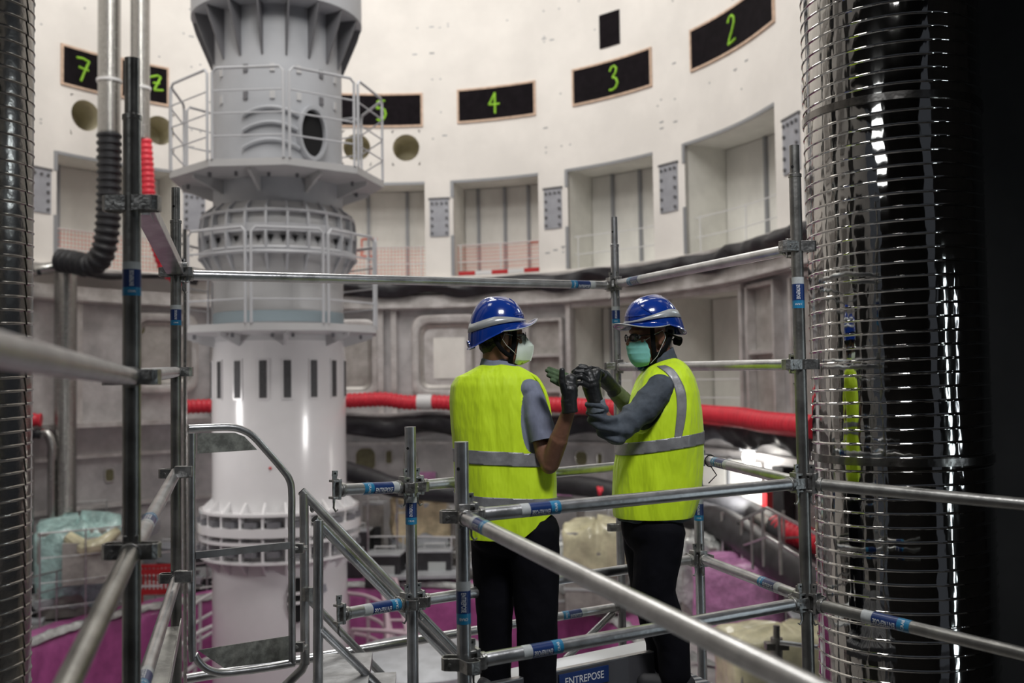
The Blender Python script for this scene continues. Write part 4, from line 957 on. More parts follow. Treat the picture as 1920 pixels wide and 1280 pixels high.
wrapped('wrapped_crate', 'grey crate under pale teal film and yellow sheet near the left mirror duct', 'crate', fl(165, 23.2)+Vector((-.2, 0, .0)), (1.75, 1.5, 2.0), .35, 'teal_wrap', drape=.75, lump=.16, seed=3)
m1 = MB()
for i in range(4):
    c = fl(165, 22.6); 
m1.box(fl(182, 22.3)+Vector((0, 0, 1.35)), (1.35, .9, .9), .35); solo('crate_panel', m1, 'crate', 'plain dark side panel of the teal covered crate', 'panel')
m1 = MB(); m1.path([fl(128, 22.0)+Vector((0, 0, 1.9)), fl(160, 21.9)+Vector((0, 0, 1.65)), fl(190, 21.9)+Vector((0, 0, 1.75)), fl(222, 22.2)+Vector((0, 0, 2.0))], [.14, .2, .17, .1], 10); solo('film_sheet', m1, 'yellow_wrap', 'crumpled yellow film strip on the teal covered crate', 'film')
m1 = MB(); c = fl(238, 25)
m1.lathe([(.72, 0), (.78, .1), (.78, .35), (.68, .42)], (c.x, c.y, c.z+1.5), 40); m1.lathe([(0, .3), (.72, .3)], (c.x, c.y, c.z+1.5), 40); m1.tube(c, c+Vector((0, 0, 1.6)), .3, 16)
solo('round_tank', m1, ['pale_box'], 'pale blue-grey round tank behind the thick left post', 'tank')
guard('thin silver guard railing in front of the teal covered crate', [fl(75, 21.2), fl(150, 21.6), fl(262, 22.4)], 2.1, 4, .018, 'galv', .9)
guard('thin guard railing behind the teal covered crate', [fl(60, 24.5), fl(200, 25.6)], 2.3, 5, .016, 'galv', 1.0)
t = thing('barrier_fence', 'small red and white barrier fence seen beside the slim left post', 'barrier', fl(292, 23.5))
for z, h, m_ in ((.38, .12, 'red_paint'), (.85, .12, 'red_paint'), (.52, .05, 'white_rail'), (.98, .08, 'red_paint')):
    m1 = MB(); c = fl(292, 23.5)+Vector((0, 0, z)); m1.box(c, (.85, .04, h), .05); obj('rail', m1, m_, t)
for i in range(9):
    m1 = MB(); m1.box(fl(292, 23.5)+Vector((-.38+i*.095, 0, .65)), (.045, .03, .6), .05); obj('bar', m1, 'red_paint', t)
for i in (-1, 1):
    m1 = MB(); m1.box(fl(292, 23.5)+Vector((.36*i, 0, .2)), (.05, .3, .4), .05); obj('foot', m1, 'red_paint', t)
# small boxed stuff along the far wall, each a thing
names = [('equipment_box', 'dark_box', 'equipment box'), ('pale_cabinet', 'pale_box', 'cabinet'), ('wrapped_bundle', 'clear_wrap', 'bundle'), ('grey_crate', 'crate', 'crate')]
clut = [ # px, depth, w, d, h, type, label
 (70, 22.8, .8, .6, .8, 0, 'dark equipment box at the foot of the left mirror duct'),
 (325, 25.5, 1.2, .8, 1.1, 1, 'pale cabinet seen between the slim post and the gate'),
 (372, 25.6, 1.0, .8, .9, 0, 'dark equipment box seen through the gate'),
 (668, 26.6, .8, .7, 1.3, 0, 'dark equipment box just right of the white tower'),
 (700, 27.2, .5, .5, 1.9, 3, 'narrow grey crate standing right of the white tower'),
 (722, 25.8, .9, .8, .8, 0, 'dark equipment box left of the beige covered machine'),
 (752, 26.9, .6, .6, 1.0, 1, 'pale cabinet under the beige covered machine'),
 (815, 26.2, .9, .7, .8, 0, 'dark equipment box right of the free-standing post'),
 (836, 27.4, .7, .7, 1.6, 3, 'grey crate between the two short posts'),
 (700, 26.0, .5, .4, .55, 2, 'small film wrapped bundle right of the tower'),
 (1070, 24.6, .8, .6, 1.3, 0, 'dark equipment box seen between the two workers'),
 (1085, 23.4, .9, .7, .75, 1, 'pale cabinet low between the two workers'),
 (1120, 25.4, .9, .6, 1.9, 3, 'tall grey crate seen left of the right worker'),
 (1345, 23.0, .8, .6, 1.2, 0, 'dark equipment box behind the far post'),
 (1462, 20.9, .6, .6, 1.0, 0, 'dark equipment box under the black insulated pipe'),
 (1525, 18.0, .9, .8, .9, 0, 'dark equipment box between the tall post and the mirror duct')]
for px, d, w, dp, h, k, lb in clut:
    nm, mm, cat = names[k]; c = fl(px, d); t = thing(nm, lb, cat, c, 'boxes on the pit floor'); rz = random.uniform(-.4, .4); R = Matrix.Rotation(rz, 3, 'Z')
    m1 = MB(); m1.box(c+Vector((0, 0, h/2)), (w, dp, h), R); obj('casing', m1, mm, t, bevel=.02 if k != 2 else .12)
    m1 = MB(); m1.box(c+Vector((0, 0, h+.02)), (w*1.04, dp*1.04, .05), R); obj('lid', m1, 'pale_box' if k in (0, 3) else 'plate', t, bevel=.01)
    m1 = MB(); m1.box(c+R @ Vector((w*.1, -dp/2-.01, h*.55)), (w*.5, .03, h*.3), R); obj('front_panel', m1, 'label_white' if k == 0 else 'dark_box', t)
    m1 = MB(); m1.path([c+R @ Vector((-w*.3, 0, h)), c+R @ Vector((-w*.3, 0, h+.18)), c+R @ Vector((w*.3, 0, h+.18)), c+R @ Vector((w*.3, 0, h))], .02, 8); obj('handle', m1, 'white_rail', t)
wrapped('covered_machine', 'machine under a beige cloth behind the free-standing short post', 'covered machine', fl(788, 27.0)+Vector((0, 0, .75)), (1.5, 1.0, 1.25), .2, 'beige_wrap', 'pale_box', .8, lump=.22, seed=11)
m1 = MB(); c = fl(788, 27)
for i in (-1, 1):
    for j in (-1, 1): m1.tube(c+Vector((.5*i, .35*j, 0)), c+Vector((.5*i, .35*j, .85)), .04, 8)
m1.box(c+Vector((0, 0, .85)), (1.4, 1, .06)); solo('trestle_stand', m1, 'pale_box', 'pale trestle stand carrying the beige covered machine', 'stand')
wrapped('wrapped_machine', 'machine half wrapped in yellow film seen between the two workers', 'wrapped machine', fl(1118, 21.8)+Vector((0, 0, .2)), (1.35, 1.1, 1.75), -.2, 'yellow_wrap', 'crate', .5, lump=.15, seed=21)
wrapped('wrapped_machine', 'small machine under clear film low between the two workers', 'wrapped machine', fl(1062, 22.6), (1.0, .8, 1.3), .3, 'clear_wrap', 'crate', .6, lump=.22, seed=27)
wrapped('wrapped_bundle', 'tall bundle in milky film just right of the right worker', 'bundle', fl(1303, 21.0), (.95, .8, 1.7), .2, 'clear_wrap', 'crate', .85, lump=.2, seed=5)
wrapped('wrapped_bundle', 'low stack of sheets under milky film beyond the magenta crate', 'bundle', fl(1392, 21.6), (1.5, 1.1, 1.75), -.35, 'clear_wrap', 'crate', .6, lump=.16, seed=6)
wrapped('wrapped_crate', 'magenta wrapped crate seen left of the tall right post', 'crate', atz(1418, 1215, FZ)+Vector((0, .9, 0)), (1.75, 1.5, 1.5), -.45, 'purple_lt', 'purple', .9, lump=.07, seed=7, strap=False)
wrapped('wrapped_crate', 'yellow wrapped crate low beside the right mirror duct', 'crate', P(1490, 1290, 13.2)+Vector((0, .6, -1.0)), (1.6, 1.1, 1.55), .1, 'yellow_wrap', 'crate', .95, lump=.07, seed=9, strap=False)
m1 = MB(); c = P(1490, 1290, 13.2)+Vector((0, .6, -1.0)); m1.box((c.x, c.y, (c.z+FZ)/2), (1.7, 1.2, c.z-FZ)); solo('support_block', m1, 'dark_box', 'dark support block beneath the yellow wrapped crate', 'block')
# black insulated pipe with silver section, lower right
def straight_pipe(lb, pts, r, m, caps=()):
    t = thing('insulated_pipe', lb, 'pipe', pts[0]); m1 = MB(); m1.path(smooth_pts(pts, 6), r, 20); obj('jacket', m1, m, t)
    for a, b in caps: m1 = MB(); m1.tube(a, b, r*1.06, 20); obj('silver_sleeve', m1, 'chrome2', t)
    return t
k1 = [P(1290, 962, 22.5), P(1360, 985, 21.0), P(1430, 1030, 19.5), P(1500, 1075, 18.0), P(1580, 1130, 16.5)]
straight_pipe('thick black insulated pipe slanting down to the right mirror duct', k1, .34, 'dark_box')
k2 = [P(1300, 930, 23.0), P(1350, 938, 22.5), P(1430, 975, 21), P(1480, 1005, 20)]
straight_pipe('upper black insulated pipe with a silver sleeve right of the right worker', k2, .27, 'dark_box', [(P(1432, 976, 20.9), P(1462, 996, 20.4))])
solo('corrugated_hose', hose_mesh([P(1455, 985, 20.5), P(1490, 1000, 19.8), P(1530, 1015, 19.2), P(1575, 1030, 18.6)], .22, .15, .14), 'red_hose', 'red hose coming out beside the mirror duct above the black pipe', 'hose')
solo('corrugated_hose', hose_mesh([P(1120, 921, 24.5), P(1145, 917, 24.5), P(1175, 920, 24.5)], .12, .1, .14), 'red_hose', 'small piece of red hose low between the two workers', 'hose')
solo('insulated_pipe', hose_mesh([P(640, 880, 27), P(690, 895, 26.6), P(750, 915, 26.2), P(860, 925, 26.2)], .27, .5, .02), 'tarp', 'dark insulated pipe right of the white tower, under the olive cover', 'pipe')
solo('insulated_pipe', hose_mesh([P(860, 905, 27), P(1000, 905, 26.2), P(1100, 912, 25.0), P(1160, 925, 24.4)], .26, .5, .02), 'dark_box', 'dark horizontal pipe seen between the two workers', 'pipe')
guard('grey guard railing along the black insulated pipe', [atz(1310, 1090, FZ)+Vector((0, 0, .0)), P(1440, 1060, 17.5)*1, P(1570, 1150, 14.5)*1], 1.0, 2, .03, 'galv', 1.0)
guard('white guard railing on the rim of the magenta ring right of the tower', [Vector((pcx+6.9*math.cos(a), pcy+6.9*math.sin(a), FZ)) for a in [math.radians(x) for x in range(8, 100, 8)]], 1.15, 3, .022, 'white_rail', 1.3)
guard('white guard railing on the rim of the magenta ring left of the tower', [Vector((pcx+6.9*math.cos(a), pcy+6.9*math.sin(a), FZ)) for a in [math.radians(x) for x in range(104, 190, 8)]], 1.15, 3, .02, 'galv', 1.3)
# rails, ladders and tank down in the shaft
def lowp(px, py, z): return atz(px, py, z)
Z2 = -6.6
t = thing('stair_flight', 'pink-white stair flight against the magenta ring, left of the free-standing post', 'stair', P(745, 1180, 22))
A, B = P(712, 1085, 23.5), P(768, 1230, 21.5)
for dx in (0, 30):
    m1 = MB(); m1.tube(P(712+dx, 1085, 23.5), P(745+dx, 1240, 21.5), .05, 8); obj('stringer', m1, 'pink_rail', t)
for i in range(8):
    f = i/8; m1 = MB(); m1.tube(P(712+33*f, 1085+155*f, 23.5-2*f), P(742+33*f, 1085+155*f, 23.5-2*f), .035, 8); obj('tread', m1, 'pink_rail', t)
def lowrail(lb, pts, m='pink_rail', r=.045, n=2, h=.75, step=None):
    t = thing('guard_railing', lb, 'railing', pts[0], 'railings down in the shaft')
    for k in range(n): m1 = MB(); m1.path(smooth_pts([p-Vector((0, 0, h*k/max(1, n-1)*.8)) for p in pts], 5), r, 8); obj('rail', m1, m, t)
    for p in (pts if step is None else resample(pts, step)): m1 = MB(); m1.tube(p, p-Vector((0, 0, h)), r, 8); obj('post', m1, m, t)
lowrail('curved pink-white railing right beside the foot of the tower', [P(652, 1112, 22.5), P(690, 1118, 22.3), P(722, 1140, 22), P(728, 1200, 21)], h=1.1, n=3)
lowrail('lower pink-white railing above the round grey tank', [P(660, 1180, 21), P(740, 1185, 20.5), P(830, 1205, 20), P(900, 1250, 19.5)], h=.8)
lowrail('white railing left of the foot of the tower, seen through the gate', [P(345, 1145, 22.5), P(375, 1125, 22.8), P(402, 1110, 23)], 'white_rail', .04, 3, 1.1)
lowrail('low white railing below the slim left post', [P(330, 1215, 21), P(365, 1190, 21.3), P(402, 1172, 21.6)], 'white_rail', .05, 2, .8)
m1 = MB(); c = P(790, 1262, 18.5); m1.lathe([(0, 0), (1.25, -.05), (1.45, -.2), (1.5, -1.6)], (c.x, c.y, c.z+.45), 48); solo('round_tank', m1, 'pale_box', 'pale blue-grey round tank low in the shaft behind the stair', 'tank')
t = thing('work_table', 'pale table with papers beyond the magenta rim left of the left worker', 'table', fl(800, 25.6))
m1 = MB(); c = fl(800, 25.6); m1.box(c+Vector((0, 0, .30)), (1.9, .9, .08), .05); obj('table_top', m1, 'pale_box', t)
for i in (-1, 1):
    for j in (-1, 1): m1 = MB(); m1.box(c+Vector((.85*i, .38*j, .13)), (.06, .06, .26)); obj('leg', m1, 'pale_box', t)
# bright work lamp in the lower right opening
c = P(1404, 856, 22.0); t = thing('work_lamp', 'bright round work lamp in the lit opening right of the right worker', 'lamp', c)
m1 = MB(); m1.ell(c, (.14, .07, .18)); obj('bulb', m1, 'lamp', t)
m1 = MB(); m1.path([c+Vector((0, .05, -.2)), c+Vector((0, .08, -3.2+0))], .02, 8); obj('stand_pole', m1, 'seam', t)
m1 = MB(); m1.lathe([(.16, 0), (.2, .02), (.2, .1), (.1, .14)], (c.x, c.y+.02, c.z+.13), 20); obj('lamp_hood', m1, 'pale_box', t)
# bright white wall sheets in that opening
m1 = MB()
for s0, s1, lb in ((1.75, 3.55, 'white lit sheet on the wall right of the right worker'), (.15, 1.55, 'white lit sheet beside the work lamp')):
    m1 = MB(); wall_slab(m1, s0, s1, -2.9, -.42, -.24, -.2); t = thing('white_sheet', lb, 'wall sheet', W((s0+s1)/2, -.2, -2.9), 'white sheets at the lamp'); obj('sheet', m1, 'closure', t)
    m1 = MB(); wbox(m1, s1, -1.65, .08, 2.5, -.3, -.2); obj('edge_post', m1, 'seam', t)
m1 = MB(); wbox(m1, -.35, -1.9, .25, 2.0, -.4, -.15); solo('red_column', m1, 'red_paint', 'dark red column beside the lit opening at the lower right', 'column')
m1 = MB(); wbox(m1, -1.0, -1.6, .5, 2.4, -.4, -.15); solo('dark_cabinet', m1, 'dark_box', 'dark tall cabinet beside the red column at the lower right', 'cabinet')
# pink plastic on low wall behind left worker
for s, w, z, lb in ((12.0, .9, -1.35, 'pinkish film on the lower wall under the olive covers'), (8.2, 1.8, -1.4, 'pinkish film on the lower wall between the workers')):
    m1 = MB(); wall_slab(m1, s-w/2, s+w/2, z-.3, z+.25, -.26, -.2, .1)
    for v in m1.v: v += wn(s)*.05*noise.noise(v*3)
    solo('film_sheet', m1, 'purple_lt', lb, 'film')
# far clutter of thin scaffold rods near wall, right of tower
for i, (px, d, h, lb) in enumerate([(690, 26.2, 2.6, 'thin rod standing right of the tower'), (1140, 23.9, 2.4, 'thin rod seen left of the right worker'), (745, 26.4, 2.2, 'thin rod beside the free-standing short post'), (860, 26, 1.7, 'thin rod seen beside the stout post'),
                                    (1355, 20.6, 2.4, 'thin rod beside the milky bundle at the right'), (1470, 19.2, 2.6, 'thin rod just left of the tall right post'), (1325, 20.4, 1.6, 'thin rod just right of the far post')]):
    m1 = MB(); b = fl(px, d); m1.tube(b, b+Vector((0, 0, h)), .03, 8); m1.tube(b+Vector((0, 0, h*.8)), b+Vector((.5, .1, h*.8)), .022, 8); solo('steel_rod', m1, 'galv', lb, 'rod', 'thin rods on the pit floor')
t = thing('floor_jack', 'upright steel jack with a rail stub in front of the yellow wrapped crate', 'jack', P(1456, 1340, 9))
m1 = MB(); m1.tube(P(1456, 1400, 9), P(1456, 1172, 9), .03, 12); obj('upright', m1, 'galv_shaded', t)
m1 = MB(); m1.tube(P(1456, 1260, 9), P(1456, 1195, 9), .055, 12); m1.box(P(1456, 1210, 9), (.2, .1, .06)); obj('coupler', m1, 'galv_shaded', t)
m1 = MB(); m1.tube(P(1462, 1204, 8.95), P(1640, 1226, 8.8), .022, 12); obj('side_rail', m1, 'galv', t)

# countless scraps, cables and film on the floor between the wall and the ring
def scatter(name, lb, cat, n, mname, kind):
    m1 = MB(); R_ = random.Random(hash_(name))
    for i in range(n):
        a = math.radians(R_.uniform(-15, 195)); r = R_.uniform(7.0, 9.6); c = Vector((pcx+r*math.cos(a), pcy+r*math.sin(a), FZ))
        if c.x > 5.2 or c.y > 28.3 or (c.x > 3.2 and c.y > 18): continue
        if kind == 'cable':
            pts = [c+Vector((R_.uniform(-.9, .9), R_.uniform(-.5, .5), R_.uniform(.03, .5))) for _ in range(5)]; m1.path(smooth_pts(pts, 4), R_.uniform(.015, .035), 6)
        elif kind == 'board': m1.box(c+Vector((0, 0, R_.uniform(.05, .5))), (R_.uniform(.2, .9), R_.uniform(.1, .4), R_.uniform(.04, .3)), Matrix.Rotation(R_.uniform(0, 3), 3, 'Z') @ Matrix.Rotation(R_.uniform(-.4, .4), 3, 'X'))
        else:
            q = c+Vector((0, 0, R_.uniform(.05, .6))); m1.add([q+Vector((R_.uniform(-.35, .35), R_.uniform(-.3, .3), R_.uniform(-.2, .2))) for _ in range(4)], [(0, 1, 2), (0, 2, 3)])
    tag(obj(name, m1, mname, None), lb, cat, kind='stuff')
def hash_(s): return sum(ord(c)*(i+1) for i, c in enumerate(s))
scatter('cable_tangle', 'dark cables lying tangled over the pit floor', 'cables', 70, 'dark_box', 'cable')
scatter('hose_tangle', 'pale hoses lying tangled over the pit floor', 'hoses', 45, 'white_rail', 'cable')
scatter('board_debris', 'grey board offcuts strewn over the pit floor', 'debris', 70, 'crate', 'board')
scatter('steel_debris', 'pale metal offcuts strewn over the pit floor', 'debris', 60, 'pale_box', 'board')
scatter('film_litter', 'scraps of white film lying over the pit floor', 'litter', 110, 'clear_wrap', 'film')
# ================================================================== PEOPLE
def blob(name, mb, mats, parent, voxel=.006, smooth=4, disp=None, cut=None, slices=(), label=None, sfac=.5):
    me = bpy.data.meshes.new('tmp'); me.from_pydata(mb.v, [], mb.f)
    bm = bmesh.new(); bm.from_mesh(me); bmesh.ops.recalc_face_normals(bm, faces=bm.faces); bm.to_mesh(me); bm.free()
    o = bpy.data.objects.new('tmp', me); C.objects.link(o)
    r = o.modifiers.new('r', 'REMESH'); r.mode = 'VOXEL'; r.voxel_size = voxel
    s = o.modifiers.new('s', 'SMOOTH'); s.iterations = smooth; s.factor = sfac
    cutters = []
    for c in (cut or []):
        cm = bpy.data.meshes.new('c'); cm.from_pydata(c.v, [], c.f); bm = bmesh.new(); bm.from_mesh(cm); bmesh.ops.recalc_face_normals(bm, faces=bm.faces); bm.to_mesh(cm); bm.free()
        co = bpy.data.objects.new('c', cm); C.objects.link(co); cutters.append(co)
        b = o.modifiers.new('b', 'BOOLEAN'); b.operation = 'DIFFERENCE'; b.object = co; b.solver = 'EXACT'
    bpy.context.view_layer.update()
    dg = bpy.context.evaluated_depsgraph_get(); new = bpy.data.meshes.new_from_object(o.evaluated_get(dg))
    bpy.data.objects.remove(o)
    for c in cutters: bpy.data.objects.remove(c)
    if disp:
        ns = [v.normal.copy() for v in new.vertices]
        for v, n in zip(new.vertices, ns): v.co += n*disp(v.co)
    bm = bmesh.new(); bm.from_mesh(new)
    for co, no in slices:
        g = bm.verts[:]+bm.edges[:]+bm.faces[:]; res = bmesh.ops.bisect_plane(bm, geom=g, plane_co=co, plane_no=no, clear_outer=True)
        ed = [e for e in res['geom_cut'] if isinstance(e, bmesh.types.BMEdge)]
        bmesh.ops.holes_fill(bm, edges=ed, sides=0)
    off = wl(parent)
    for v in bm.verts: v.co -= off
    out = bpy.data.meshes.new(name); bm.to_mesh(out); bm.free(); out.materials.clear()
    out.materials.append(M[mats] if isinstance(mats, str) else mats)
    out.shade_smooth(); out.set_sharp_from_angle(angle=math.radians(50))
    ob = bpy.data.objects.new(name, out); C.objects.link(ob); ob.parent = parent; WL[ob.name] = off
    if label: ob['label'] = label
    return ob
def band_from(src, name, mats, parent, planes, lift=.0022, label=None, test=None):
    off = wl(src); bm = bmesh.new(); bm.from_mesh(src.data)
    for v in bm.verts: v.co += off
    bm.normal_update()
    if test:
        kill = [f for f in bm.faces if not test(f.calc_center_median(), f.normal)]; bmesh.ops.delete(bm, geom=kill, context='FACES')
    for co, no in planes: bmesh.ops.bisect_plane(bm, geom=bm.verts[:]+bm.edges[:]+bm.faces[:], plane_co=co, plane_no=no, clear_outer=True)
    ns = {v: v.normal.copy() for v in bm.verts}
    for v, n in ns.items(): v.co += n*lift; v.co -= wl(parent)
    out = bpy.data.meshes.new(name); bm.to_mesh(out); bm.free(); out.materials.clear(); out.materials.append(M[mats]); out.shade_smooth()
    ob = bpy.data.objects.new(name, out); C.objects.link(ob); ob.parent = parent; WL[ob.name] = wl(parent)
    q = ob.modifiers.new('solid', 'SOLIDIFY'); q.thickness = .0015; q.offset = 1
    if label: ob['label'] = label
    return ob
def loft(rings, d, k, inset=0, z_lo=None, n=40, sq=2.3, close=True):
    mb = MB(); rows = []
    for (py, L, R, hd, dd) in rings:
        c = P((L+R)/2, py, d+dd); hw = max(.01, (R-L)/2*k-inset); h = max(.01, hd-inset); row = []
        for i in range(n):
            a = 2*PI*i/n; ca, sa = math.cos(a), math.sin(a)
            row.append(c+Vector((math.copysign(abs(ca)**(2/sq), ca)*hw, math.copysign(abs(sa)**(2/sq), sa)*h, 0)))
        rows.append(row)
    mb.grid(rows, 0, closed=True); m = len(rows)
    mb.f += [tuple(range(n-1, -1, -1)), tuple((m-1)*n+j for j in range(n))]; mb.mi += [0, 0]
    return mb
def interp_rings(rings, step=8):
    out = []
    for a, b in zip(rings, rings[1:]):
        n = max(1, int(abs(b[0]-a[0])/step))
        for i in range(n): f = i/n; out.append(tuple(x+(y-x)*f for x, y in zip(a, b)))
    out.append(rings[-1]); return out
def clothfold(amp, sx, sz, seed=0, fine=.3):
    def f(p): return amp*(noise.noise(Vector((p.x*sx+seed, p.y*sx, p.z*sz)))+fine*noise.noise(Vector((p.x*sx*3, p.y*sx*3+seed, p.z*sz*3.5))))
    return f
def vfold(amp, sx, sz, seed=0):
    def f(p):
        a = noise.noise(Vector((p.x*sx+seed, p.y*sx*.5, p.z*sz))); b = noise.noise(Vector((p.x*sx*1.9, p.y*sx, p.z*sz*1.7+seed)))
        return amp*((.5-abs(a)*1.6)*.8+.35*b)
    return f
class Head:
    def __init__(s, c, yaw, pitch, k=1.0, roll=0):
        s.c = Vector(c); s.k = k
        s.R = Matrix.Rotation(yaw, 3, 'Z') @ Matrix.Rotation(-pitch, 3, 'Y') @ Matrix.Rotation(roll, 3, 'X')
    def __call__(s, x, y, z): return s.c + s.R @ Vector((x, y, z))*s.k
    def v(s, x, y, z): return s.R @ Vector((x, y, z))
    def ell(s, mb, c, r, rot=None, n=20): mb.ell(s(*c), [q*s.k for q in r], s.R if rot is None else s.R @ rot, n)
    def cone(s, mb, a, b, ra, rb): mb.cone(s(*a), s(*b), ra*s.k, rb*s.k)
def head_prims(mb, H, neck_to):
    H.ell(mb, (-.012, 0, .040), (.095, .076, .098)); H.ell(mb, (.035, 0, -.030), (.060, .058, .088)); H.ell(mb, (.028, 0, -.085), (.052, .050, .032))
    H.ell(mb, (.072, 0, .034), (.022, .050, .014)); H.cone(mb, (.088, 0, .020), (.112, 0, -.018), .009, .0125)
    H.ell(mb, (.103, .011, -.022), (.011, .009, .008)); H.ell(mb, (.103, -.011, -.022), (.011, .009, .008))
    H.ell(mb, (.090, 0, -.050), (.014, .026, .008)); H.ell(mb, (.088, 0, -.064), (.013, .022, .008)); H.ell(mb, (.078, 0, -.095), (.02, .025, .02))
    for q in (-1, 1):
        H.ell(mb, (.060, .040*q, -.012), (.022, .02, .022))
        rot = Matrix.Rotation(q*-.35, 3, 'Z')
        H.ell(mb, (-.004, .079*q, .004), (.019, .008, .027), rot); H.ell(mb, (-.001, .076*q, -.022), (.011, .007, .013), rot)
        H.ell(mb, (-.014, .086*q, .008), (.008, .006, .022), rot)
    mb.cone(H(-.03, 0, -.04), neck_to, .057*H.k, .066)
def helmet(par, H, tilt=0.0, who='', up=0):
    O = (-.024, 0, .052+up); a, b, h = .130, .112, .134-up*1.0; Rt = Matrix.Rotation(-tilt, 3, 'Y')
    def zr(ph): return -.024+.050*math.cos(ph)-.008*math.cos(2*ph)
    def S(ph, ct, out=0.0, dz=0.0):
        st = math.sqrt(max(0, 1-ct*ct))**.80; z = zr(ph)+(h-zr(ph))*ct
        A = a if math.cos(ph) > 0 else a*1.0
        x = A*st*math.cos(ph); y = b*st*math.sin(ph)
        z += .005*math.exp(-(y/.022)**4)*min(1, ct*2)
        n = Vector((x, y, 0)); n = n.normalized() if n.length > 1e-6 else Vector((0, 0, 1))
        p = Rt @ (Vector((x, y, z+dz))+n*out); return H(O[0]+p.x, O[1]+p.y, O[2]+p.z)
    N = 72; rows = []
    for i in range(1, 25): ct = math.cos(PI/2*i/24); rows.append([S(2*PI*j/N, ct) for j in range(N)])
    for o, f in ((.004, .0), (.006, -.004)): rows.append([S(2*PI*j/N, 0, o, f) for j in range(N)])
    def bw(ph): return .050*max(0, math.cos(ph))**.75
    def bz(ph, f): c = max(0, math.cos(ph)); return -.004+.018*f*f*c**3-.042*f*c*math.sin(ph)**2
    for f in (.2, .4, .6, .8, 1.0): rows.append([S(2*PI*j/N, 0, .006+bw(2*PI*j/N)*f, bz(2*PI*j/N, f)) for j in range(N)])
    mb = MB(); mb.grid(rows, 0, closed=True); top = S(0, 1); mb.v.append(top); k = len(mb.v)-1
    mb.f += [(k, (j+1) % N, j) for j in range(N)]; mb.mi += [0]*N
    hm = obj('hard_hat', mb, 'helmet', par, ang=60, solid=.004, label='royal blue hard hat')
    # silver band
    m1 = MB(); r0 = []; r1 = []
    for j in range(N+1):
        ph = 2*PI*j/N; c = math.cos(ph); w = (1-c)/2
        z1 = .004+.062*w**1.3; z2 = z1+.006+.030*min(1, w*1.6)**1.1
        H_ = h-zr(ph); r0.append(S(ph, z1/H_, .0030+.004*(1-w))); r1.append(S(ph, z2/H_, .0022))
    m1.grid([r0, r1]); obj('silver_band', m1, 'helmet_band', hm, solid=.0012)
    m1 = MB(); ed = [S(2*PI*j/N, 0, .007+bw(2*PI*j/N), bz(2*PI*j/N, 1.0)-.0015) for j in range(-18, 19)]
    m1.path(ed, .0026, 6); obj('brim_edge', m1, 'helmet_band', hm)
    # vents / ridges on the dome
    for q in (-1, 1):
        m1 = MB(); m1.path([S(q*math.radians(62-40*f), .35+.55*f, .0012) for f in [i/10 for i in range(11)]], .0022, 6); obj('shell_ridge', m1, 'helmet', hm)
    # front crease of the shell
    m1 = MB(); m1.path([S(math.radians(x), .30, .001) for x in range(-60, 61, 6)], .0022, 6); obj('front_crease', m1, 'helmet', hm)
    m1 = MB(); p = H(-.142, 0, -.018); ax = H.v(1, 0, .25); m1.tube(p-ax*.012, p+ax*.012, .021*H.k, 16); obj('adjusting_knob', m1, 'helmet' if who == 'a' else 'strap', hm)
    m1 = MB()
    m1.path([H(x, y, z) for x, y, z in ((-.135, .02, -.012), (-.12, .055, -.01), (-.08, .083, 0), (-.02, .092, .02))], .009, 8, flat=.35); m1.path([H(x, -y, z) for x, y, z in ((-.135, .02, -.012), (-.12, .055, -.01), (-.08, .083, 0), (-.02, .092, .02))], .009, 8, flat=.35)
    obj('head_cradle', m1, 'strap', hm)
    for q in (-1, 1):
        m1 = MB(); m1.path([H(.036, q*.080, .045), H(.036, q*.079, .01), H(.032, q*.074, -.035), H(.022, q*.066, -.072), H(.018, q*.055, -.105), H(.030, q*.03, -.122), H(.036, 0, -.126)], .0115*H.k, 8, flat=.4, up=H.v(0, q, 0))
        m1.path([H(-.060, q*.078, .03), H(-.048, q*.079, -.01), H(-.026, q*.076, -.045), H(.0, q*.071, -.068), H(.020, q*.066, -.076)], .0105*H.k, 8, flat=.4, up=H.v(0, q, 0))
        obj('chin_strap', m1, 'strap', par)
def glasses(par, H, safety):
    t = MB(); rings = MB(); ln = MB(); w, h = (.030, .021) if safety else (.024, .017)
    for q in (-1, 1):
        cx, cy, cz = (.101, q*.034, .006)
        tiltv = H.v(-.35*(1), q*.94, 0)
        pts = []
        for i in range(20):
            a = 2*PI*i/20; u = math.copysign(abs(math.cos(a))**.8, math.cos(a))*w; v = math.copysign(abs(math.sin(a))**.8, math.sin(a))*h
            pts.append(H(cx-abs(0)+(-.30*u*q*q if q > 0 else .30*u)*(1) if False else cx-.32*(u*q if q > 0 else -u*1)*(1 if q > 0 else 1)*1, cy+u, cz+v))
        rings.path(pts, .0013, 6, closed=True); ln.add(pts, [tuple(range(20))])
        rings.path([H(.092, q*.062, .012), H(.05, q*.077, .014), H(0, q*.082, .016), H(-.012, q*.082, .004)], .0022 if not safety else .0028, 6)
    rings.path([H(.108, -.008, .008), H(.113, 0, .011), H(.108, .008, .008)], .0014, 6)
    obj('spectacle_frame', rings, 'frame', par); obj('spectacle_lenses', ln, 'lens', par, solid=.001)
def digit(mb, pts, r0, r1):
    n = len(pts)
    for i in range(n-1):
        f0, f1 = i/(n-1), (i+1)/(n-1); mb.cone(pts[i], pts[i+1], r0+(r1-r0)*f0, r0+(r1-r0)*f1, 10)

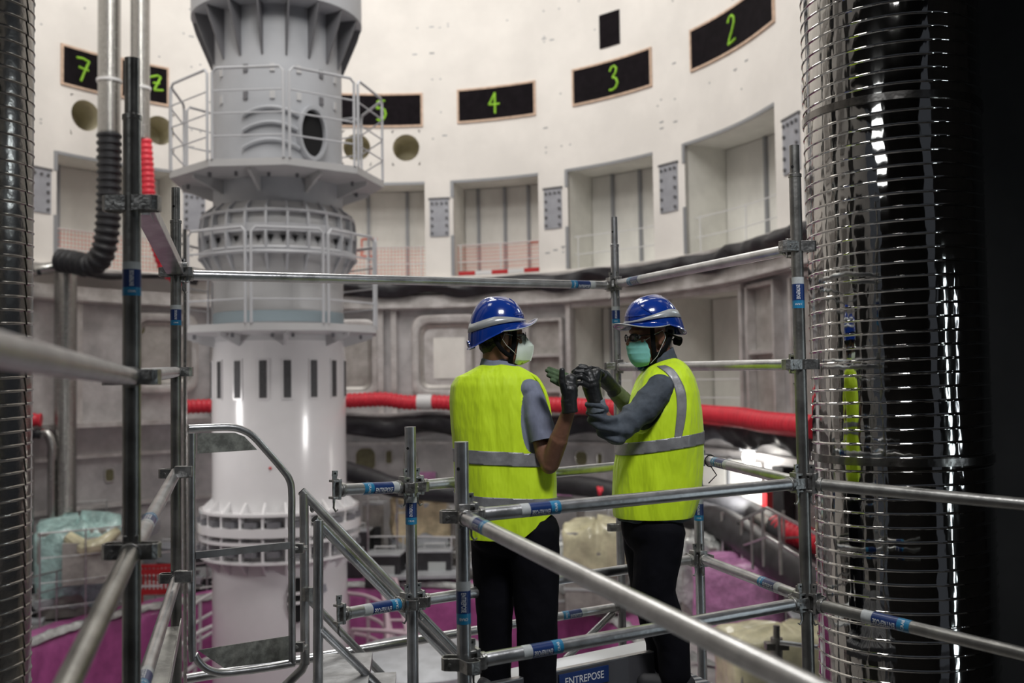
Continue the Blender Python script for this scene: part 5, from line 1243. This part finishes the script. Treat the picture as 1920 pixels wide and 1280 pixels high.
# ---------------------------------------------------------------- left worker (seen from behind)
D1 = 4.40; K1 = D1/FPX
base1 = P(950, 1280, D1); base1.z = 0
p1 = thing('person', 'worker seen from behind in short sleeves, blue hard hat and pale mask, gloved hand raised', 'person', base1)
H1 = Head(P(941, 636, D1), math.radians(16), math.radians(2), 1.0)
def pt(px, py, d): return P(px, py, d)
mb = MB(); head_prims(mb, H1, pt(930, 690, D1+.02))
mb.ell(pt(932, 740, D1+.03), (.16, .09, .12)); mb.cone(pt(935, 800, D1+.02), pt(945, 960, D1+.02), .10, .10)
mb.cone(pt(945, 960, D1+.02), pt(955, 1010, D1+.03), .09, .07)
mb.cone(pt(994, 745, D1-.06), pt(1022, 850, D1-.13), .036, .043); mb.cone(pt(1022, 850, D1-.13), pt(1030, 872, D1-.15), .043, .038)
mb.cone(pt(1032, 868, D1-.15), pt(1047, 825, D1-.20), .041, .041); mb.cone(pt(1047, 825, D1-.20), pt(1067, 768, D1-.25), .040, .0275)
for x, hx in ((918, .02), (1003, -.04)):
    hx += .03 if x < 950 else 0; mb.cone(pt(x, 1010, D1+hx), pt(x+3, 1140, D1+hx), .06, .045); a = pt(x+3, 1140, D1+hx); bq = a.copy(); bq.z = .10; mb.cone(a, bq, .045, .036)
blob('body', mb, 'skin1', p1, .0055, 5)
mb = MB(); H1.ell(mb, (-.040, 0, .030), (.072, .0775, .085)); H1.ell(mb, (-.060, 0, -.015), (.045, .058, .055)); H1.ell(mb, (.0, 0, .06), (.085, .08, .06)); 
for q in (-1, 1): H1.ell(mb, (.012, q*.072, .02), (.012, .006, .03))
blob('hair', mb, 'hair', p1, .005, 3, clothfold(.003, 60, 60))
for q in (-1, 1): m1 = MB(); H1.ell(m1, (.078, q*.031, .008), (.012, .013, .011), n=12); obj('eye', m1, 'eye', p1)
helmet(p1, H1, .02, 'a'); glasses(p1, H1, True)
# cup shaped mask
rows = []
for cen, mid, sid in (((.104, 0, .018), (.082, .026, .010), (.064, .050, .000)), ((.122, 0, -.008), (.090, .034, -.014), (.056, .062, -.022)), ((.144, 0, -.034), (.098, .037, -.038), (.050, .066, -.046)),
                      ((.140, 0, -.064), (.096, .036, -.066), (.046, .064, -.070)), ((.128, 0, -.098), (.086, .032, -.098), (.042, .058, -.094)), ((.076, 0, -.118), (.062, .026, -.116), (.040, .046, -.108))):
    rows.append([H1(sid[0], -sid[1], sid[2]), H1(mid[0], -mid[1], mid[2]), H1(*cen), H1(mid[0], mid[1], mid[2]), H1(*sid)])
mb = MB(); mb.grid(rows); mk = obj('face_mask', mb, 'mask1', p1, solid=.0015, ang=25)
m1 = MB(); m1.path([r[2]+H1.v(.0015, 0, 0) for r in rows], .0016, 6); obj('mask_seam', m1, 'mask_edge', mk)
for q in (-1, 1):
    m1 = MB(); m1.path([H1(.066, q*.056, -.006), H1(.02, q*.085, .014), H1(-.012, q*.092, .02), H1(-.022, q*.092, -.005), H1(-.005, q*.09, -.03), H1(.03, q*.08, -.06), H1(.046, q*.062, -.075)], .0010, 6); obj('ear_loop', m1, 'mask_edge', mk)
ringsV = interp_rings([(686, 898, 974, .080, .0), (696, 876, 992, .10, .0), (706, 854, 1006, .118, 0), (722, 845, 1016, .13, 0), (750, 842, 1028, .138, 0), (800, 845, 1034, .145, 0), (850, 850, 1039, .15, 0), (900, 852, 1041, .155, 0), (950, 855, 1040, .16, 0), (1006, 858, 1040, .16, 0)])
ringsS = [(676, 902, 962, .07, .0)]+ringsV
mb = loft(interp_rings(ringsS)[:-1], D1, K1, .012)
sh = [pt(993, 720, D1-.06), pt(999, 745, D1-.08), pt(1007, 780, D1-.10), pt(1020, 822, D1-.12)]
mb.path([sh[0]-Vector((0, 0, 0)), sh[1], sh[2], sh[3]], [.040, .053, .060, .060], 24)
mb.ell(pt(990, 730, D1-.05), (.055, .075, .05))
blob('shirt', mb, 'shirt1', p1, .006, 3, clothfold(.004, 16, 7, 2))
m1 = MB(); m1.path([pt(1019.5, 814, D1-.118), pt(1021.5, 825, D1-.122)], [.0625, .0625], 28); obj('sleeve_hem', m1, 'shirt1', p1)
m1 = MB(); rows = []
for z, r in ((.0, .073), (.014, .070), (.036, .064), (.038, .061), (.0, .060)):
    rows.append([pt(932, 690, D1+.01)+Vector((math.cos(a)*r*1.08, math.sin(a)*r*.95, z+.007*math.cos(a+2.6))) for a in [2*PI*i/36 for i in range(36)]])
m1.grid(rows, 0, closed=True); obj('collar', m1, 'shirt1', p1, solid=.002)
# vest
cut = MB(); cut.ell(pt(1006, 779, D1-.155), (.064, .135, .170), Matrix.Rotation(.06, 3, 'Y'), 40)
cut2 = MB(); cut2.ell(pt(932, 668, D1), (.088, .10, .075), None, 30)
hem = P(1040, 955, D1)
m1 = MB(); m1.path(smooth_pts([pt(992, 700, D1-.03), pt(1006, 708, D1-.05), pt(1019, 728, D1-.06), pt(1027, 752, D1-.06), pt(1031, 778, D1-.05), pt(1030, 800, D1-.03)], 5), .013, 10, flat=.45); obj('vest_front_edge', m1, 'vest', p1)
vest = blob('hi_vis_vest', loft(ringsV, D1, K1), 'vest', p1, .0075, 2, vfold(.013, 8, 1.7, 5), [cut, cut2], slices=[(P(1046, 948, D1), Vector((.75, 0, -1)).normalized()), (P(900, 1004, D1), Vector((0, 0, -1)))], label='lime yellow safety vest')
z1a, z1b = P(900, 845, D1-.15).z, P(900, 871, D1-.15).z; z2a, z2b = P(900, 931, D1-.15).z, P(900, 956, D1-.15).z
up_ = Vector((0, 0, 1)); tl = Vector((.06, 0, 1)).normalized(); x0 = P(900, 858, D1)
notcut = lambda p, n: not ((p-pt(1006, 779, D1-.155)).length < .19 and abs(p.x-pt(1006, 779, D1).x) < .062 and p.z > P(900, 846, D1).z)
for za, zb in ((z1a, z1b), (z2a, z2b)):
    band_from(vest, 'reflective_stripe', 'reflect', p1, [((x0.x, 0, za), tl), ((x0.x, 0, zb), -tl)], .002, label='silver reflective stripe', test=notcut)
# trousers and shoes
mb = MB(); mb.ell(pt(950, 985, D1), (.185, .14, .14))
for x, hx, rr in ((925, .05, (.108, .086, .070)), (1003, -.04, (.112, .098, .084))):
    a = pt(x, 1000, D1+hx); b_ = pt(x+3, 1140, D1+hx); c_ = pt(x+4, 1255, D1+hx); e_ = c_.copy(); e_.z = .05
    mb.cone(a, b_, rr[0], rr[1]); mb.cone(b_, c_, rr[1], rr[2]); mb.cone(c_, e_, rr[2], rr[2]*1.02)
blob('trousers', mb, 'trouser', p1, .01, 4, clothfold(.006, 12, 7, 4), slices=[(Vector((0, 0, .03)), Vector((0, 0, -1)))])
for x, hx in ((921, .05), (1006, -.04)):
    a = pt(x, 1255, D1+hx); a.z = .045; mb = MB(); f_ = Vector((.5, .85, 0)).normalized(); mb.cone(a-f_*.06, a+f_*.12, .045, .038); mb.cone(a-f_*.05, a-f_*.04+Vector((0, 0, .05)), .042, .045)
    blob('shoe', mb, 'shoe', p1, .007, 2, slices=[(Vector((0, 0, .004)), Vector((0, 0, -1)))])
# raised right hand in glove: back dark, fingers and thumb with green knit palm side
dg_ = D1-.26
mb = MB(); mb.path([pt(1069, 774, dg_), pt(1067.5, 762, dg_), pt(1066.5, 750, dg_)], [.034, .033, .034], 18)
mb.cone(pt(1067, 752, dg_), pt(1068, 733, dg_), .033, .036); mb.cone(pt(1069, 738, dg_+.01), pt(1070, 712, dg_+.02), .034, .028); mb.cone(pt(1064, 730, dg_+.0), pt(1064, 712, dg_+.02), .026, .022)
digit(mb, [pt(1060, 738, dg_-.015), pt(1054, 718, dg_-.03), pt(1053.5, 703, dg_-.03), pt(1054, 694, dg_-.03)], .017, .0125)
gl = blob('right_glove', mb, 'glove', p1, .0032, 3, clothfold(.0012, 60, 60), label='black rubber glove')
mb = MB()
for (bx, by, mx, my, tx_, ty_, dy) in ((1064, 704, 1046, 697, 1029.5, 690.5, .030), (1062, 708, 1044, 702.5, 1025.5, 694.5, .020), (1062, 716, 1045, 711, 1028, 703.5, .012), (1062, 724, 1048, 719.5, 1034.5, 713, .006)):
    digit(mb, [pt(bx, by, dg_+dy), pt(mx, my, dg_+dy+.012), pt((mx+tx_)/2, (my+ty_)/2, dg_+dy+.014), pt(tx_, ty_, dg_+dy+.01)], .0118, .0088)
blob('right_glove_fingers', mb, 'glove_green', p1, .0026, 2, label='green knit fingers of the glove')
# left arm reaching forward, hidden by the torso
mb = MB(); mb.cone(pt(868, 735, D1+.12), pt(880, 830, D1+.26), .060, .052); blob('left_sleeve', mb, 'shirt1', p1, .008, 3)
mb = MB(); mb.cone(pt(880, 830, D1+.26), pt(935, 800, D1+.42), .042, .032); mb.cone(pt(935, 800, D1+.42), pt(955, 790, D1+.46), .03, .028); blob('left_forearm', mb, 'skin1', p1, .007, 3)
mb = MB(); q = pt(962, 785, D1+.48); mb.ell(q, (.045, .03, .04))
for i in range(4): digit(mb, [q+Vector((.03, 0, .025-.017*i)), q+Vector((.065, .008, .028-.018*i)), q+Vector((.09, -.005, .024-.017*i))], .0105, .008)
digit(mb, [q+Vector((0, -.01, .03)), q+Vector((.02, -.02, .055)), q+Vector((.035, -.022, .07))], .012, .009)
blob('left_glove', mb, 'glove', p1, .0035, 3, label='black rubber glove')

# ---------------------------------------------------------------- right worker (facing left)
D2 = 4.62; K2 = D2/FPX
base2 = P(1240, 1270, D2); base2.z = 0
p2 = thing('person', 'worker facing left in long grey sleeves, blue hard hat, spectacles and mint surgical mask', 'person', base2)
H2 = Head(P(1219, 634, D2), math.radians(180+24), math.radians(-3), 1.06)
mb = MB(); head_prims(mb, H2, pt(1240, 690, D2+.0))
mb.ell(pt(1245, 740, D2), (.11, .17, .12)); mb.cone(pt(1240, 800, D2), pt(1230, 950, D2), .13, .12)
mb.cone(pt(1232, 738, D2-.17), pt(1155, 812, D2-.26), .045, .04); mb.cone(pt(1150, 812, D2-.26), pt(1117, 752, D2-.30), .036, .027)
mb.cone(pt(1235, 740, D2+.17), pt(1190, 790, D2+.20), .045, .038); mb.cone(pt(1190, 790, D2+.20), pt(1150, 730, D2+.04), .036, .026)
for (x, y, d_), (x2, y2, d2_) in (((1235, 1000, -.06), (1228, 1110, -.06)), ((1210, 1000, .1), (1210, 1110, .12))):
    a = pt(x, y, D2+d_); b_ = pt(x2, y2, D2+d2_); c_ = pt(x2+34, 1235, D2+d2_); mb.cone(a, b_, .075, .052); mb.cone(b_, c_, .052, .038)
blob('body', mb, 'skin2', p2, .0055, 5)
mb = MB(); H2.ell(mb, (-.045, 0, .035), (.066, .0755, .08)); H2.ell(mb, (-.0, 0, .07), (.085, .078, .06)); H2.ell(mb, (-.06, 0, -.01), (.038, .052, .045))
blob('hair', mb, 'hair2', p2, .005, 3, clothfold(.002, 60, 60))
for q in (-1, 1): m1 = MB(); H2.ell(m1, (.078, q*.031, .008), (.012, .013, .011), n=12); obj('eye', m1, 'eye', p2)
helmet(p2, H2, -.17, 'b', .020); glasses(p2, H2, False)
rows = []
for cen, mid, sid in (((.120, 0, -.012), (.098, .030, -.012), (.062, .060, -.006)), ((.126, 0, -.026), (.102, .034, -.026), (.052, .066, -.026)), ((.122, 0, -.050), (.100, .036, -.050), (.044, .068, -.052)),
                      ((.118, 0, -.074), (.096, .036, -.074), (.040, .066, -.078)), ((.104, 0, -.100), (.086, .034, -.102), (.044, .060, -.102)), ((.078, 0, -.122), (.066, .026, -.122), (.044, .046, -.116))):
    rows.append([H2(sid[0], -sid[1], sid[2]), H2(mid[0], -mid[1], mid[2]), H2(*cen), H2(mid[0], mid[1], mid[2]), H2(*sid)])
fine = []
for a, b_ in zip(rows, rows[1:]):
    for f in (0, .25, .5, .75): fine.append([x.lerp(y, f)+H2.v(1, 0, 0)*(.0022 if f == .5 else 0) for x, y in zip(a, b_)])
fine.append(rows[-1])
mb = MB(); mb.grid(fine); mk = obj('face_mask', mb, 'mask2', p2, solid=.0015, sub=1, ang=180)
m1 = MB(); m1.path(rows[0], .0022, 6); obj('mask_edge', m1, 'mask_edge', mk)
for q in (-1, 1):
    m1 = MB(); m1.path([H2(.062, q*.062, -.008), H2(.03, q*.082, .014), H2(-.010, q*.092, .03), H2(-.022, q*.092, .0), H2(-.005, q*.09, -.03), H2(.02, q*.08, -.08), H2(.044, q*.060, -.11)], .0010, 6); obj('ear_loop', m1, 'mask_edge', mk)
m1 = MB(); H2.ell(m1, (.052, 0, -.128), (.022, .016, .014), n=14); obj('chin_cup', m1, 'helmet', p2)
ringsV2 = interp_rings([(673, 1240, 1270, .06, .0), (680, 1226, 1282, .09, 0), (692, 1210, 1292, .13, 0), (708, 1198, 1301, .160, 0), (735, 1186, 1310, .180, 0), (770, 1175, 1316, .185, 0), (800, 1168, 1318, .182, 0), (840, 1158, 1318, .178, 0), (880, 1152, 1316, .174, 0), (930, 1149, 1312, .172, 0), (962, 1151, 1302, .17, 0), (985, 1156, 1290, .165, 0)])
mb = loft(interp_rings([(668, 1216, 1264, .06, 0)]+ringsV2[1:])[:-1], D2, K2, .013)
mb.cone(pt(1236, 730, D2-.15), pt(1205, 768, D2-.20), .070, .066); mb.cone(pt(1205, 768, D2-.20), pt(1152, 812, D2-.26), .066, .056)
mb.cone(pt(1152, 812, D2-.26), pt(1124, 782, D2-.285), .057, .050); mb.cone(pt(1124, 782, D2-.285), pt(1117, 760, D2-.30), .050, .042)
def arm_fold(p):
    g = max(0, min(1, (P(1185, 760, D2).x-p.x)*10))
    return .009*(.4-abs(noise.noise(Vector((p.x*11+p.z*6, p.y*7, p.z*9-p.x*5+3)))*1.7))+.0060*g*math.sin((p.x*.25+p.z)*120+5*noise.noise(p*8))
blob('shirt', mb, 'shirt2', p2, .0055, 3, arm_fold)
mb = MB(); mb.path([pt(1119.5, 770, D2-.295), pt(1117.5, 760, D2-.30), pt(1115.5, 750, D2-.302)], [.045, .0435, .042], 22); blob('left_cuff', mb, 'cuff2', p2, .0045, 2, clothfold(.002, 30, 30), label='paler left shirt cuff')
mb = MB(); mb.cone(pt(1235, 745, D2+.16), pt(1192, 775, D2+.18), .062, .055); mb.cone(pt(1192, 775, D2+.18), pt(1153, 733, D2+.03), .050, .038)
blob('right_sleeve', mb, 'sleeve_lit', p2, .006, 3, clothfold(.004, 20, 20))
m1 = MB(); rows = []
for f, r in ((0, .078), (.35, .072), (.7, .066), (1, .062)):
    c = pt(1241-5*f, 696-31*f, D2); rows.append([c+Vector((math.cos(a)*r*1.05, math.sin(a)*r*.95, math.cos(a)*.036)) for a in [2*PI*i/36 for i in range(36)]])
m1.grid(rows, 0, closed=True); obj('collar', m1, 'shirt2', p2, solid=.003)
cut = MB(); cut.ell(pt(1217, 760, D2-.20), (.074, .12, .155), Matrix.Rotation(.46, 3, 'Y'), 40)
cut2 = MB(); cut2.ell(pt(1232, 664, D2), (.085, .085, .075), Matrix.Rotation(-.3, 3, 'Y'), 30)
cut3 = MB(); cut3.ell(pt(1200, 765, D2+.22), (.085, .12, .13), Matrix.Rotation(.42, 3, 'Y'), 30)
vest2 = blob('hi_vis_vest', loft(ringsV2, D2, K2), 'vest', p2, .0075, 2, vfold(.011, 8, 1.9, 15), [cut, cut2, cut3], slices=[(P(1230, 976, D2-.17), Vector((0, 0, -1)))], label='lime yellow safety vest')
za, zb = P(1250, 820, D2-.17).z, P(1250, 843, D2-.17).z; x0 = P(1250, 830, D2).x; tl = Vector((-.13, 0, 1)).normalized()
c2 = pt(1217, 760, D2-.20)
cr, sr = math.cos(.46), math.sin(.46)
nc2 = lambda p, n: not ((((p.x-c2.x)*cr-(p.z-c2.z)*sr)/.07)**2+(((p.x-c2.x)*sr+(p.z-c2.z)*cr)/.15)**2 < 1 and p.y < D2-.05)
band_from(vest2, 'reflective_stripe', 'reflect', p2, [((x0, 0, za), tl), ((x0, 0, zb), -tl)], .002, label='silver reflective stripe', test=nc2)
from mathutils.bvhtree import BVHTree
def ribbon(src, name, left, right, mats, parent, lift=.003, cols=7, label=None):
    """a stripe lying on the garment: its two edges followed as seen from the front of the gallery"""
    off = wl(src); bm = bmesh.new(); bm.from_mesh(src.data)
    for v in bm.verts: v.co += off
    bvh = BVHTree.FromBMesh(bm); L_ = smooth_pts([Vector((x, y, 0)) for x, y in left], 8); R_ = smooth_pts([Vector((x, y, 0)) for x, y in right], 8); rows = []
    for a, b in zip(L_, R_):
        row = []
        for c in range(cols):
            q = a.lerp(b, c/(cols-1)); d = ray(q.x, q.y).normalized(); hit = bvh.ray_cast(CAM, d)
            row.append(hit[0]+hit[1]*lift if hit[0] is not None else (row[-1].copy() if row else P(q.x, q.y, D2-.15)))
        rows.append(row)
    m = MB(); m.grid(rows); bm.free(); return obj(name, m, mats, parent, solid=.0012, label=label)
ribbon(vest2, 'shoulder_stripe', [(1232, 687), (1247, 698), (1259, 713), (1267, 737), (1269, 765), (1267, 793), (1264, 819)], [(1247, 685), (1262, 692), (1274, 708), (1285, 734), (1287, 765), (1283, 797), (1277, 824)], 'reflect', p2, label='silver stripe over the shoulder')
mb = MB(); mb.ell(pt(1222, 985, D2), (.145, .165, .14))
for pts_, rs in (([pt(1238, 1000, D2-.06), pt(1226, 1105, D2-.06), pt(1262, 1205, D2-.06), pt(1266, 1262, D2-.06)], (.118, .098, .078, .076)), ([pt(1212, 1000, D2+.10), pt(1216, 1110, D2+.12), pt(1238, 1200, D2+.12), pt(1242, 1245, D2+.12)], (.115, .085, .072, .072))):
    for i in range(3): mb.cone(pts_[i], pts_[i+1], rs[i], rs[i+1])
blob('trousers', mb, 'trouser', p2, .01, 4, clothfold(.006, 12, 7, 9), slices=[(Vector((0, 0, .035)), Vector((0, 0, -1)))])
f_ = Vector((-.92, .25, 0)).normalized()
a = pt(1272, 1268, D2-.06); a.z = .045; mb = MB(); mb.cone(a-f_*.03, a+f_*.15, .048, .04); mb.cone(a-f_*.03, a+Vector((0, 0, .05)), .046, .046); blob('shoe', mb, 'shoe', p2, .007, 2, slices=[(Vector((0, 0, .004)), Vector((0, 0, -1)))])
a = pt(1225, 1255, D2+.12); a.z = .05; mb = MB(); mb.cone(a-f_*.03, a+f_*.12, .050, .045); mb.cone(a-f_*.03, a+Vector((0, 0, .05)), .05, .05); blob('overshoe', mb, 'shoe_cover', p2, .007, 2, clothfold(.004, 30, 30), slices=[(Vector((0, 0, .004)), Vector((0, 0, -1)))], label='white overshoe')
m1 = MB(); m1.cone(a+f_*.105, a+f_*.15, .054, .046); obj('overshoe_toe', m1, 'shoe_blue', p2, label='blue toe of the overshoe')
# left glove (near): fingers stretched towards the other worker
dl_ = D2-.31
mb = MB(); mb.path([pt(1117, 757, dl_), pt(1115, 748, dl_), pt(1112, 738, dl_)], [.036, .035, .036], 18); mb.cone(pt(1112, 738, dl_), pt(1107, 718, dl_), .036, .043); mb.cone(pt(1108, 720, dl_), pt(1103, 706, dl_), .044, .036)
mb.cone(pt(1112, 712, dl_), pt(1118, 700, dl_), .036, .024)
for pts_ in ([(1112, 701, 0), (1100, 691, -.01), (1086, 689, -.01), (1075, 697, -.005)], [(1106, 706, -.02), (1093, 697, -.03), (1081, 697, -.03), (1072.5, 706, -.025)], [(1102, 714, -.03), (1090, 706, -.042), (1080, 708, -.04), (1074, 717, -.035)], [(1102, 724, -.03), (1091, 718, -.042), (1083, 719, -.04), (1078, 727, -.035)]):
    digit(mb, [pt(x, y, dl_+d_) for x, y, d_ in pts_], .0125, .0098)
digit(mb, [pt(1116, 716, dl_+.02), pt(1108, 698, dl_+.035), pt(1097, 688, dl_+.04), pt(1088, 686, dl_+.04)], .0150, .011)
blob('left_glove', mb, 'glove', p2, .0030, 2, clothfold(.0014, 50, 50), label='black rubber glove')
dr_ = D2+.0
mb = MB(); mb.path([pt(1155, 736, dr_+.03), pt(1149, 728, dr_+.02), pt(1143, 721, dr_+.01)], [.035, .034, .034], 18); mb.cone(pt(1144, 722, dr_+.01), pt(1130, 708, dr_-.01), .034, .040); mb.cone(pt(1130, 708, dr_-.01), pt(1118, 699, dr_-.02), .038, .030)
for pts_ in ([(1116, 694, -.04), (1108, 690, -.05), (1100, 692, -.05), (1095, 698, -.05)], [(1117, 698, -.03), (1107, 694, -.03), (1098, 697, -.03), (1092, 704, -.03)], [(1117, 703, -.02), (1107, 701, -.015), (1099, 705, -.015), (1094, 711, -.015)], [(1120, 708, -.01), (1111, 708, 0), (1104, 712, 0), (1100, 718, 0)]):
    digit(mb, [pt(x, y, dr_+d_) for x, y, d_ in pts_], .0120, .0095)
digit(mb, [pt(1128, 700, dr_-.05), pt(1116, 692, dr_-.07), pt(1108, 689, dr_-.08)], .0140, .0105)
blob('right_glove', mb, 'glove', p2, .0030, 2, clothfold(.0014, 50, 50), label='black rubber glove')
# ================================================================== LIGHT
sc = bpy.context.scene
w = bpy.data.worlds.new('world'); sc.world = w; w.use_nodes = True
bg = w.node_tree.nodes['Background']; bg.inputs[0].default_value = (.62, .68, .80, 1); bg.inputs[1].default_value = .10
def area(name, loc, target, size, power, col=(1, .97, .92), sy=None):
    l = bpy.data.lights.new(name, 'AREA'); l.energy = power; l.color = col; l.size = size
    if sy: l.shape = 'RECTANGLE'; l.size_y = sy
    o = bpy.data.objects.new(name, l); C.objects.link(o); o.location = loc
    d = Vector(target)-Vector(loc); o.rotation_euler = d.to_track_quat('-Z', 'Y').to_euler(); return o
# hall lights high over the pit
area('hall_lamp', (-3.5, 12, 19), (-3.5, 27, 7), 7, 1350, sy=4)
area('hall_lamp', (-9, 16, 19), (-8, 24, 6), 4, 160)
area('hall_lamp', (3, 15, 19), (3, 26, 6), 4, 380)
area('hall_lamp', (-4, 22, 17), (-3, 22, 0), 5, 1100)
area('hall_lamp', (-2, 11, 14), (-4, 22, -3), 3, 900)
# lights at the foot of the pit
area('pit_lamp', (.8, 15.2, 0.6), (-4.5, 19.5, -1.5), .9, 110, (1, .98, .96))
area('pit_lamp', (-7.5, 16.5, 1), (-4.5, 19.5, -1.0), .7, 60, (1, .98, .96))
pl = bpy.data.lights.new('work_lamp_light', 'POINT'); pl.energy = 15; pl.shadow_soft_size = .15; pl.color = (1, .96, .9)
po = bpy.data.objects.new('work_lamp_light', pl); C.objects.link(po); po.location = P(1385, 868, 21.8)
area('work_lamp_light', P(1365, 905, 21.5), W(1.7, 0, -1.7), .6, 110, (1, .98, .94))
# unseen lights added round the camera to brighten workers, tubes and duct
gl_ = area('added_gallery_light', (1.1, 1.9, 4.45), (.35, 4.5, .9), 1.0, 32, (.98, .98, 1), sy=.6); gl_.data.spread = math.radians(75)  # added to brighten the vests and near tubes, clear of the left posts
area('added_gallery_light', (-2.6, -1.5, 4.2), (.2, 4.6, .8), 1.6, 16, (.95, .98, 1), sy=.6)
area('added_gallery_light', (3.9, 7.5, 4.2), (1.2, 4.6, 1), .6, 25, (.85, .95, 1))
area('added_gallery_light', (4.1, 2.2, .6), (2.2, 4.6, .6), .16, 14, (.8, .93, 1), sy=3.2)  # tall strip added for the window streak mirrored in the right duct
area('hall_lamp', (-5, 3, 15), (-8, 4, 4), 3, 260)
area('added_gallery_light', (5.0, 2.6, 1.4), (2.2, 4.6, 1.2), .10, 3, (.8, .9, 1), sy=1.6)
vs = sc.view_settings
sc.display_settings.display_device = 'sRGB'
vs.view_transform = 'Standard'; vs.look = 'None'; vs.gamma = 1; vs.use_curve_mapping = False; vs.exposure = -0.6
